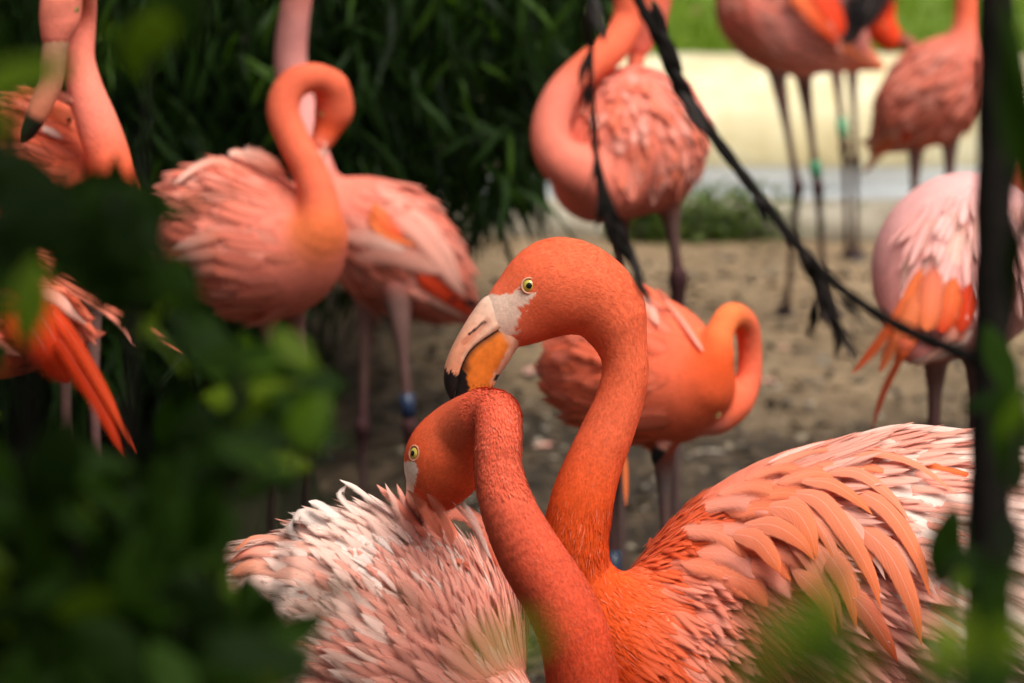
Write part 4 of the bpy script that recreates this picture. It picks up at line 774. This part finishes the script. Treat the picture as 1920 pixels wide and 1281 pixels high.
for a, c0, c1, wd_ in (([(20, 540), (80, 600), (130, 680), (200, 760)], RED, RED, 84), ([(0, 560), (60, 620), (100, 680), (130, 718)], RED, RED, 90), ([(40, 530), (120, 610), (190, 720), (255, 850)], RED, RED * .8 + ORANGE * .2, 46), ([(60, 560), (140, 680), (200, 780), (236, 862)], RED, RED, 50), ([(60, 545), (110, 560), (165, 610)], SALMON, PALE, 44), ([(70, 535), (130, 545), (178, 572)], SALMON, SALMON, 22),
                       ([(80, 500), (180, 560), (270, 610), (342, 662)], SALMON, SALMON, 26), ([(90, 520), (180, 570), (230, 610), (253, 650)], SALMON, PINK, 22), ([(60, 470), (140, 500), (200, 535)], SALMON, RED, 22), ([(-40, 600), (0, 650), (40, 668)], SALMON, PINK, 30)):
    lay(b_, a, wd_, c0, c1, off=.03, depth=dB, tip=.75, frayed=.1)

# ================================================================== VEGETATION
def leafcloud(base, dirv, ln, wd, droop, seg=4, fold=.25):
    """many narrow leaves in one mesh: base points, directions, lengths, half widths"""
    n = len(base); d = nrm(dirv); up = np.array([0, 0, 1.0]); S = nrm(np.cross(d, up) + 1e-4); an = RNG.uniform(-1.2, 1.2, n)[:, None]; Nn = np.cross(S, d); S = S * np.cos(an) + Nn * np.sin(an)
    u = np.linspace(0, 1, seg + 1); wv = np.sin(np.pi * np.clip(u, .02, .985) ** .75) ** .8; V = np.zeros((n, seg + 1, 3, 3))
    ctr = base[:, None] + d[:, None] * (ln[:, None] * u)[..., None] - up * (droop[:, None] * ln[:, None] * u ** 2)[..., None]
    nn = nrm(np.cross(S, d))
    for j, v in enumerate((-1, 0, 1)): V[:, :, j] = ctr + S[:, None] * (v * wd[:, None] * wv)[..., None] - nn[:, None] * (abs(v) * fold * wd[:, None] * wv)[..., None]
    I = np.arange(n * (seg + 1) * 3).reshape(n, seg + 1, 3); Fc = np.stack([I[:, :-1, :-1], I[:, :-1, 1:], I[:, 1:, 1:], I[:, 1:, :-1]], -1).reshape(-1, 4)
    return V.reshape(-1, 3), Fc
def leaf_mesh(name, wr, droop, mat, seg=9, fold=.22, twist=.2):
    """one broad leaf, unit length along +Y, normal +Z"""
    u = np.linspace(0, 1, seg + 1); wv = wr * np.sin(np.pi * np.clip(u, .01, .995) ** .85) ** .75; V = []; vs_ = (-1, -.5, 0, .5, 1)
    for i, t in enumerate(u):
        tw = twist * t
        for v in vs_:
            x = v * wv[i]; z = -droop * t * t - fold * abs(v) ** 1.3 * wv[i] + .02 * math.sin(9 * t + 3 * v); V.append((x * math.cos(tw), t * (1 - .15 * droop * t), z + x * math.sin(tw)))
    k = 5; Fc = np.array([(i * k + j, i * k + j + 1, (i + 1) * k + j + 1, (i + 1) * k + j) for i in range(seg) for j in range(k - 1)])
    me = mesh(name, V, Fc, mat); d = me.data; bpy.data.objects.remove(me); return d
def put_leaf(data, parent, pos, base, dirv, nor, length, name='leaf'):
    y = Vector(nrm(dirv)); z = Vector(nrm(nor)); x = y.cross(z)
    if x.length < 1e-3: x = y.orthogonal()
    x.normalize(); z = x.cross(y); M = Matrix((x, y, z)).transposed().to_4x4()
    o = bpy.data.objects.new(name, data); COL.objects.link(o); o.parent = parent
    o.matrix_local = Matrix.Translation(Vector(np.asarray(pos) - np.asarray(base))) @ M @ Matrix.Scale(length, 4); return o
def rand_in(poly, n):
    P = np.array(poly, float); lo, hi = P.min(0), P.max(0); out = []
    while len(out) < n:
        x, y = RNG.uniform(lo, hi); 
        if inpoly(np.array([x]), np.array([y]), poly)[0]: out.append((x, y))
    return np.array(out)

# ---- bamboo behind the birds
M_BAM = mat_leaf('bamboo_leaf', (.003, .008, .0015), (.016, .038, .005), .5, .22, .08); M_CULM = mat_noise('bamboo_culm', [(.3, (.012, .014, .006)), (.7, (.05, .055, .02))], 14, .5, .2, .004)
bb = G(250, 700); bam = thing('bamboo', bb, 'dark dense bamboo clump hanging behind the birds on the left', 'bamboo')
REG = [(-80, -160), (1125, -160), (1112, 0), (1085, 110), (1060, 190), (1000, 290), (960, 350), (905, 380), (840, 350), (740, 340), (620, 370), (585, 430), (540, 470), (500, 560), (460, 660), (-80, 690)]
nod = rand_in(REG, 2000); dep = 7.55 + 2.1 * RNG.random(2000) ** .9
nb = np.array([W(x, y, d) for (x, y), d in zip(nod, dep)]); nb = nb[nb[:, 2] > .12]
can = np.vstack([np.c_[RNG.uniform(-2.2, .35, 650), RNG.uniform(7.7, 10.2, 650), RNG.uniform(1.55, 3.0, 650)], np.c_[RNG.uniform(-2.2, -.2, 380), RNG.uniform(5.6, 7.8, 380), RNG.uniform(1.95, 2.7, 380)]]); back = np.vstack([np.c_[RNG.uniform(-2.6, -.35, 600), RNG.uniform(8.6, 10.2, 600), RNG.uniform(.1, 1.7, 600)], np.c_[RNG.uniform(-.5, .12, 260), RNG.uniform(8.8, 10.0, 260), RNG.uniform(.85, 1.7, 260)]])  # unseen canopy put overhead to shade the birds and clump below
nb = np.vstack([nb, can, back]); bs, dr = [], []
for c in nb:
    a0 = RNG.uniform(0, 6.28)
    for j in range(6):
        a = a0 + j * 1.05 + RNG.normal(0, .25); bs.append(c + RNG.normal(0, .02, 3)); dr.append((math.cos(a) * .65, math.sin(a) * .65, RNG.uniform(-1.3, -.1)))
bs = np.array(bs); dr = np.array(dr); n = len(bs); ln = RNG.uniform(.10, .19, n); wd = RNG.uniform(.0055, .0095, n)
x_, y_, d_ = PX(bs); order = np.argsort(np.where((x_ > 180) & (x_ < 1080) & (y_ > -60) & (y_ < 480), d_, 99)); big = order[:150]; rest = np.setdiff1d(np.arange(n), big)
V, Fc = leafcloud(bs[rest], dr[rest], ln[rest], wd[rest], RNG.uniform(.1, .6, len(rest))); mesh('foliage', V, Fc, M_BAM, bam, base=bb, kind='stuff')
M_BAMB = mat_leaf('bamboo_leaf_lit', (.02, .05, .006), (.05, .10, .010), .5, .35, .1); BLB = leaf_mesh('leaf', .06, .3, M_BAMB, 8, .3, .2)  # brighter green paints in the lit look of leaves, commoner towards the top
BL = [leaf_mesh('leaf', .055, dz, M_BAM, 8, .3, tw) for dz, tw in ((.2, .1), (.4, -.2), (.6, .3))]
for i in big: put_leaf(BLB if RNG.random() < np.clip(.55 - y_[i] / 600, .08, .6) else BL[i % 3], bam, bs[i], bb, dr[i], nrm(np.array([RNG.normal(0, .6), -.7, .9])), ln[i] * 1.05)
for i in range(34):
    x0 = RNG.uniform(-2.2, -.55) if i < 22 else None
    if i < 22: p0 = np.array([x0, RNG.uniform(8.7, 9.6), -.02])
    else: p0 = G(RNG.uniform(478, 625), RNG.uniform(700, 745)); p0[2] = -.02
    top = p0 + [RNG.normal(.25, .25), RNG.normal(0, .2), RNG.uniform(1.6, 3.0)] if i < 22 else p0 + [RNG.normal(-.04, .05), RNG.normal(.1, .1), RNG.uniform(.75, 1.3)]
    P = spline([p0, (p0 + top) / 2 + RNG.normal(0, .03, 3), top], 10); V, Fc = tube(P, np.linspace(.013 if i < 22 else .0075, .005, 10), 7); mesh('culm', V, Fc, M_CULM, bam, base=bb)

# ---- weeds growing at the kerb
M_WEED = mat_leaf('weed_leaf', (.06, .11, .02), (.15, .20, .05), .55, .35, .3)
for (cx, cy, sp_, n, lab) in ((1335, 458, .13, 900, 'bushy green weeds sprouting at the kerb, right of the round flamingo'), (1215, 458, .05, 300, 'thin low weeds at the kerb under the round flamingo')):
    c = G(cx, cy); c[2] = 0; wt_ = thing('weed', c, lab, 'weed'); k = n
    bs = np.c_[RNG.normal(0, sp_, k), RNG.normal(-.06, .04, k), .20 * RNG.random(k) * np.exp(-(RNG.normal(0, .5, k)) ** 2)] + c; dr = np.c_[RNG.normal(0, 1, (k, 2)), RNG.uniform(.2, 1.6, k)]
    V, Fc = leafcloud(bs, dr, RNG.uniform(.025, .06, k), RNG.uniform(.005, .010, k), RNG.uniform(0, .5, k), 3); mesh('foliage', V, Fc, M_WEED, wt_, base=c, kind='stuff')
    for i in range(7):
        p0 = c + [RNG.normal(0, sp_ * .7), RNG.normal(-.02, .03), -.01]; V, Fc = tube(spline([p0, p0 + [RNG.normal(0, .03), 0, .16]], 4), [.003] * 4, 5); mesh('stem', V, Fc, M_WEED, wt_, base=c)

# ---- near foliage
M_DARK = mat_leaf('shrub_leaf_dark', (.004, .010, .0011), (.017, .040, .0026), .6, .25, .05); M_BRI = mat_leaf('shrub_leaf_bright', (.045, .09, .003), (.11, .16, .005), .5, .45, .1); M_BARK = mat_noise('dark_bark', [(.3, (.003, .0025, .002)), (.7, (.012, .009, .007))], 40, .9, .4, .004, spec=.1)  # bright shrub leaves are a paler, yellower green
LD = [leaf_mesh('leaf', wr, dz, M_DARK, 9, .2, tw) for wr, dz, tw in ((.24, .15, .1), (.27, .3, -.2), (.22, .45, .3), (.3, .1, -.1))]; LB = [leaf_mesh('leaf', wr, dz, M_BRI, 9, .2, tw) for wr, dz, tw in ((.24, .15, .1), (.2, .35, -.2))]; LN = leaf_mesh('leaf', .07, .35, M_DARK, 12, .15, .4)
def px_leaf(root, base, x, y, d, ang, lpx, data, face=.5):
    """leaf whose midpoint is near photo point x,y at distance d; ang in the picture plane; face: how much it turns to the viewer"""
    a = math.radians(ang); dv = math.cos(a) * CR + math.sin(a) * CU + RNG.normal(0, .25) * CF; no = face * -CF + (1 - face) * CU + RNG.normal(0, .3, 3); L_ = lpx * d / FPX
    return put_leaf(data, root, W(x, y, d) - nrm(dv) * L_ * .5, base, dv, no, L_)
def stems(root, base, tips, rad=.006):
    for t_p in tips:
        P = spline([base, base * .45 + t_p * .55 + [0, 0, .12], t_p], 12); V, Fc = tube(P, np.linspace(rad, .0018, 12), 7); mesh('stem', V, Fc, M_BARK, root, base=base)
sb = np.array([-.30, 1.85, 0]); shr = thing('shrub', sb, 'dark leafy shrub out of focus, filling the lower left foreground', 'shrub')
DEN = [(-60, 850), (300, 890), (420, 960), (400, 1090), (520, 1140), (560, 1330), (-60, 1330)]; MED = [(-60, 330), (290, 350), (300, 480), (380, 540), (450, 620), (590, 700), (610, 860), (480, 910), (290, 890), (280, 780), (360, 690), (170, 500), (40, 500), (-60, 860)]; SPA = [(-60, -40), (60, -40), (40, 200), (60, 330), (-60, 330), (-60, 0), (170, -40), (340, -40), (330, 110), (220, 130)]
def strew(poly, n, d0, d1, l0, l1, bright=.12):
    for x, y in rand_in(poly, n): 
        d = RNG.uniform(d0, d1); px_leaf(shr, sb, x, y, d, RNG.uniform(-200, 20), RNG.uniform(l0, l1) , (LB if RNG.random() < bright else LD)[int(RNG.integers(0, 2))], RNG.uniform(.1, .8))
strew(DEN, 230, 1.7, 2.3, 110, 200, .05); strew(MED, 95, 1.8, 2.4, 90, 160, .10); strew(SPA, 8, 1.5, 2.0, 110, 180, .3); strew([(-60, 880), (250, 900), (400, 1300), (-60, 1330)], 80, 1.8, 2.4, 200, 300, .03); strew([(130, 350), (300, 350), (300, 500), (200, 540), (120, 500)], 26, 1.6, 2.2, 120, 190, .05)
for x, y, d, a, l, b in ((5, 130, 1.45, 20, 300, 1), (-60, 230, 1.50, -10, 200, 1), (290, 60, 1.80, 40, 170, 1), (250, 95, 1.90, -50, 150, 1), (555, 655, 1.9, -40, 120, 1), (415, 655, 1.70, 30, 130, 0), (590, 790, 1.9, 60, 130, 1), (515, 715, 1.95, 10, 110, 1), (560, 840, 1.95, 20, 120, 1), (500, 800, 1.95, 70, 120, 0), (490, 850, 1.80, -20, 180, 0), (610, 1095, 1.70, 10, 160, 0), (560, 1170, 1.70, 40, 180, 0), (490, 1210, 1.60, -10, 220, 0), (170, 870, 1.90, 0, 170, 0), (330, 900, 1.90, 10, 150, 0), (200, 380, 1.70, 10, 200, 0), (60, 330, 1.60, -20, 220, 0), (70, 420, 1.55, 10, 240, 0), (60, 560, 1.60, 80, 170, 1), (950, 1190, .95, 25, 190, 1)):
    px_leaf(shr, sb, x, y, d, a, l, (LB if b else LD)[0], .55)
for x, y, d, a, l in ((420, 345, 1.75, 22, 230), (370, 380, 1.7, 40, 150), (790, 1130, 1.9, -32, 150), (700, 1100, 1.7, -10, 200)): px_leaf(shr, sb, x, y, d, a, l, LN, .4)
stems(shr, sb, [W(x, y, 1.9) for x, y in ((60, 300), (250, 500), (450, 700), (560, 850), (150, 850), (350, 1000), (500, 1180), (50, 1100), (30, 100), (280, 60))])
for i in range(90):     # unseen leaves added overhead to shade the shrub
    x, y, d = RNG.uniform(-500, 520), RNG.uniform(-900, -90), RNG.uniform(1.4, 2.3); px_leaf(shr, sb, x, y, d, RNG.uniform(-200, 20), 330, LD[i % 4], .1)

# ---- sapling on the right: black stem, diagonal branch, dry hanging twig
gb = W(1850, 1350, 2.35); gb = np.array([gb[0], gb[1] - .1, 0]); sap = thing('sapling', gb, 'black slender sapling stem with a bare diagonal branch, right foreground', 'tree')
P = np.vstack([gb, W(1852, 1700, 2.35), W(1850, 1350, 2.35), W(1850, 1080, 2.35), W(1853, 850, 2.35), W(1858, 650, 2.35), W(1862, 450, 2.35), W(1866, 200, 2.35), W(1870, -60, 2.35), W(1875, -500, 2.35)]); P = spline(P, 50)
V, Fc = tube(P, np.linspace(.0140, .0118, 50) * (1 + .06 * np.sin(np.arange(50) * 1.7)), 12); mesh('trunk', V, Fc, M_BARK, sap, base=gb)
BR = [(1858, 690, 2.36), (1800, 662, 2.45), (1690, 614, 2.55), (1590, 552, 2.65), (1505, 472, 2.72), (1420, 365, 2.8), (1335, 252, 2.85), (1285, 180, 2.88), (1230, 65, 2.9), (1190, -15, 2.92), (1140, -140, 2.95)]
P = spline([W(*q) for q in BR], 60); rd = np.interp(np.linspace(0, 1, 60), [0, .3, .5, .66, .72, .78, 1], [.0058, .0042, .0048, .0056, .0075, .005, .0042]); V, Fc = tube(P, rd * (1 + .12 * np.sin(np.arange(60) * 2.3)), 9); mesh('branch', V, Fc, M_BARK, sap, base=gb)
M_DRY = mat_leaf('dry_leaflet', (.008, .006, .005), (.030, .020, .018), .7, .15, .3); DL = [leaf_mesh('leaf', .11, dz, M_DRY, 6, .4, tw) for dz, tw in ((.3, .8), (.6, -.6))]
TW = [(1140, -140, 2.95), (1112, -40, 2.85), (1108, 120, 2.8), (1114, 250, 2.8), (1126, 340, 2.8), (1142, 400, 2.8), (1168, 455, 2.8), (1198, 520, 2.8)]
P = spline([W(*q) for q in TW], 50); V, Fc = tube(P, np.interp(np.linspace(0, 1, 50), [0, .5, .7, .85, 1], [.0022, .003, .007, .006, .002]), 7); mesh('twig', V, Fc, M_BARK, sap, base=gb)
for (x, y, d, a, l) in [(1136, 365, 2.79, -80, 80), (1128, 395, 2.79, -92, 90), (1150, 415, 2.79, -66, 90), (1140, 430, 2.79, -82, 80), (1170, 455, 2.79, -62, 80), (1160, 468, 2.79, -72, 70), (1184, 490, 2.79, -60, 80), (1196, 500, 2.79, -66, 90), (1206, 535, 2.79, -58, 80), (1198, 540, 2.79, -74, 60), (1220, 560, 2.79, -62, 60), (1118, 330, 2.79, -92, 80), (1100, 190, 2.79, -85, 70), (1095, 60, 2.79, -95, 110), (1118, 30, 2.79, -80, 100), (1090, 130, 2.79, -110, 70)]: px_leaf(sap, gb, x, y, d, a, l, DL[int(x) % 2], .7)
for (x, y, d, a, l) in [(1300, 215, 2.84, -62, 110), (1285, 170, 2.85, -60, 100), (1312, 235, 2.84, -50, 90), (1240, 50, 2.88, -70, 110), (1260, 100, 2.87, -60, 110), (1440, 380, 2.78, -30, 70), (1430, 400, 2.78, -60, 70), (1520, 510, 2.7, -62, 110), (1540, 550, 2.7, -65, 120), (1560, 590, 2.7, -60, 120), (1585, 630, 2.7, -62, 110), (1535, 600, 2.7, -78, 90), (1600, 660, 2.7, -55, 70), (1500, 480, 2.72, -75, 70), (1600, 580, 2.64, -40, 80)]: px_leaf(sap, gb, x, y, d, a, l, DL[int(x) % 2], .7)
P = spline([W(1505, 472, 2.72), W(1545, 560, 2.7), W(1610, 670, 2.69)], 12); V, Fc = tube(P, np.linspace(.003, .0012, 12), 6); mesh('twig', V, Fc, M_BARK, sap, base=gb)
for (x, y, d, a, l) in ((1900, 250, 1.75, -88, 520), (1885, 480, 1.9, -110, 300), (1895, 690, 2.2, -60, 190), (1870, 740, 2.25, 20, 140), (1905, 820, 2.0, -80, 200)): px_leaf(sap, gb, x, y, d, a, l, LN if l > 250 else LD[0], .6)

# ---- small shrub, lower right
sb2 = np.array([.14, 1.15, 0]); sh2 = thing('shrub', sb2, 'young green shrub out of focus before the pale wing, lower right', 'shrub')
for x, y, d, a, l, k in ((1545, 1130, 1.05, 75, 166, LB), (1520, 1190, 1.01, 20, 158, LB), (1590, 1200, 1.01, -40, 144, LD), (1560, 1060, 1.09, 60, 94, LD), (1460, 1170, 1.05, 12, 144, LB), (1500, 1250, 1.01, 30, 158, LD), (1590, 1260, 1.01, 70, 144, LB), (1770, 1020, 1.90, 80, 171, LD), (1790, 1040, 1.95, 95, 144, LB), (1830, 1120, 1.25, 10, 94, LD), (1790, 1190, 1.17, 60, 166, LB), (1820, 1250, 1.13, 20, 158, LD), (1760, 1240, 1.17, 80, 144, LB), (1890, 1090, 1.25, 50, 137, LD), (1900, 1200, 1.17, 20, 144, LB), (1850, 1060, 1.80, -20, 135, LD), (1870, 1160, 1.70, 70, 153, LD), (1900, 1000, 1.80, 70, 135, LD), (1880, 1270, 1.17, 10, 158, LD), (1910, 780, 1.80, 50, 117, LB), (1905, 880, 1.80, 90, 126, LD), (1420, 1265, 1.01, 5, 144, LB)):
    px_leaf(sh2, sb2, x, y, d, a, l, k[0], .65)
stems(sh2, sb2, [W(*q) for q in ((1560, 1100, 1.06), (1500, 1200, 1.02), (1780, 1060, 1.9), (1830, 1200, 1.2), (1900, 1000, 1.8), (1910, 800, 1.8))], .004)
# ---- litter on the ground
M_LIT = mat_leaf('fallen_leaf_skin', (.22, .10, .05), (.30, .15, .09), .8, .1, .2); LL = leaf_mesh('fallen_leaf', .25, .1, M_LIT, 7, .5, .5)
for nm, x, y, lab, l in (('fallen_leaf', 1478, 822, 'reddish dry leaf on the mud right of the bending flamingo', .055), ('fallen_leaf', 1440, 818, 'small dry leaf on the mud behind the pale wing', .03), ('fallen_leaf', 1297, 18, 'dark reddish brown dry leaf on the lawn left of the far flamingos', .09), ('fallen_leaf', 1235, 938, 'orange-brown leaf scrap on the mud between neck and wing', .03)):
    c = G(x, y, .012 if y > 300 else .47); o = bpy.data.objects.new(nm, LL); COL.objects.link(o); o.location = c; o.scale = (l,) * 3; o.rotation_euler = (.2, .3, RNG.uniform(0, 6)); tag(o, lab, 'leaf', 'fallen leaves')
V, Fc = tube(spline([G(1265, 862, .012), G(1320, 850, .016), G(1372, 850, .012)], 8), [.008, .009, .008, .0085, .008, .008, .007, .005], 7); tag(mesh('stick', V, Fc, mat_noise('pale_wood', [(.3, (.25, .2, .15)), (.7, (.42, .36, .28))], 30, .8)), 'pale stick lying on the mud beside the bending flamingo', 'stick')
M_TUFT = mat_col('shed_feather', .7, 0, 60, .2, .1)
for x, y, lab in ((1460, 660, 'shed pink feather on the sand right of the hooked neck'), (1450, 722, 'pale shed feather on the mud near the pale wing'), (1000, 835, 'shed pink feather on the mud between the two front necks'), (985, 700, 'pink shed feather on the sand beside the orange bill'), (865, 742, 'pale shed feather on the sand left of the black bill tip'), (610, 680, 'pinkish shed feather by the thin stems behind the shrub')):
    c = G(x, y, .02); a = RNG.uniform(0, 6.28); P = spline([c, c + .03 * np.array([math.cos(a), math.sin(a), .3]), c + .06 * np.array([math.cos(a + .4), math.sin(a + .4), 0])], 12)
    V, Fc, C, U, NO = feather_strip(P, np.tile([0, 0, 1.0], (12, 1)), .014, PALE, PINK, 12); tag(mesh('shed_feather', V, Fc, M_FEAF, cols=C, uv=U, normals=NO), lab, 'feather', 'shed feathers on the ground')

M_LITT = mat_leaf('litter', (.010, .007, .005), (.12, .085, .055), .8, .05, .1); k = 1500
q = np.c_[RNG.uniform(-1.0, 1.9, k), 5.4 + 4.6 * RNG.random(k) ** .7, np.zeros(k)]; q = q[polydist(q[:, 0], q[:, 1], POOL) > .03]; k = len(q); q[:, 2] = np.clip(polydist(q[:, 0], q[:, 1], POOL) * .18 - .005, -.1, .02) + .012 * noise2(q[:, 0], q[:, 1], 2.1, 3) + .006
V, Fc = leafcloud(q, np.c_[RNG.normal(0, 1, (k, 2)), RNG.normal(.05, .12, k)], RNG.uniform(.02, .07, k), RNG.uniform(.004, .014, k), RNG.uniform(0, .2, k), 3)
tag(mesh('leaf_litter', V, Fc, M_LITT), 'dark scraps of dead leaf strewn over the mud', 'litter', kind='stuff')
# ---- unseen trees added round the viewing point (they close off the low sky, so the light falls from above)
M_TREE = mat_leaf('tree_leaf', (.02, .05, .01), (.05, .10, .02), .5, .25, .3); M_TRUNK = mat_noise('tree_bark', [(.3, (.04, .03, .02)), (.7, (.12, .09, .06))], 12, .9, .6, .02)
for tx, ty, th, lab in ((-7.5, -4.5, 6.5, 'tall unseen tree added behind the viewing point on the left'), (-2.5, -6.5, 6, 'unseen tree added straight behind the viewing point'), (3, -6.5, 6, 'unseen tree added behind the viewing point, right of the middle one'), (8, -4.5, 6.5, 'tall unseen tree added behind the viewing point on the right'), (9.5, 2.5, 6.5, 'unseen tree added beside the enclosure on the right'), (9, 9, 6, 'unseen tree added at the right end of the low wall'), (-9, 2, 7, 'unseen tree added beside the enclosure on the left'), (-8, 9, 6.5, 'unseen tree added at the left end of the low wall')):
    c0 = np.array([tx, ty, 0.0]); tr_ = thing('tree', c0, lab, 'tree', 'added trees closing off the low sky')
    V, Fc = tube(spline([c0 - [0, 0, .1], c0 + [.1, 0, th * .4], c0 + [-.1, .1, th * .85]], 10), np.linspace(.22, .05, 10), 9); mesh('trunk', V, Fc, M_TRUNK, tr_, base=c0)
    k = 1500; q = nrm(RNG.normal(0, 1, (k, 3))) * (RNG.random(k) ** .4)[:, None] * [2.6, 2.2, th * .46] + c0 + [0, 0, th * .52]; q[:, 2] = np.maximum(q[:, 2], .2)
    V, Fc = leafcloud(q, RNG.normal(0, 1, (k, 3)) - [0, 0, .4], RNG.uniform(.35, .6, k), RNG.uniform(.10, .17, k), RNG.uniform(.1, .5, k), 3); mesh('crown', V, Fc, M_TREE, tr_, base=c0)
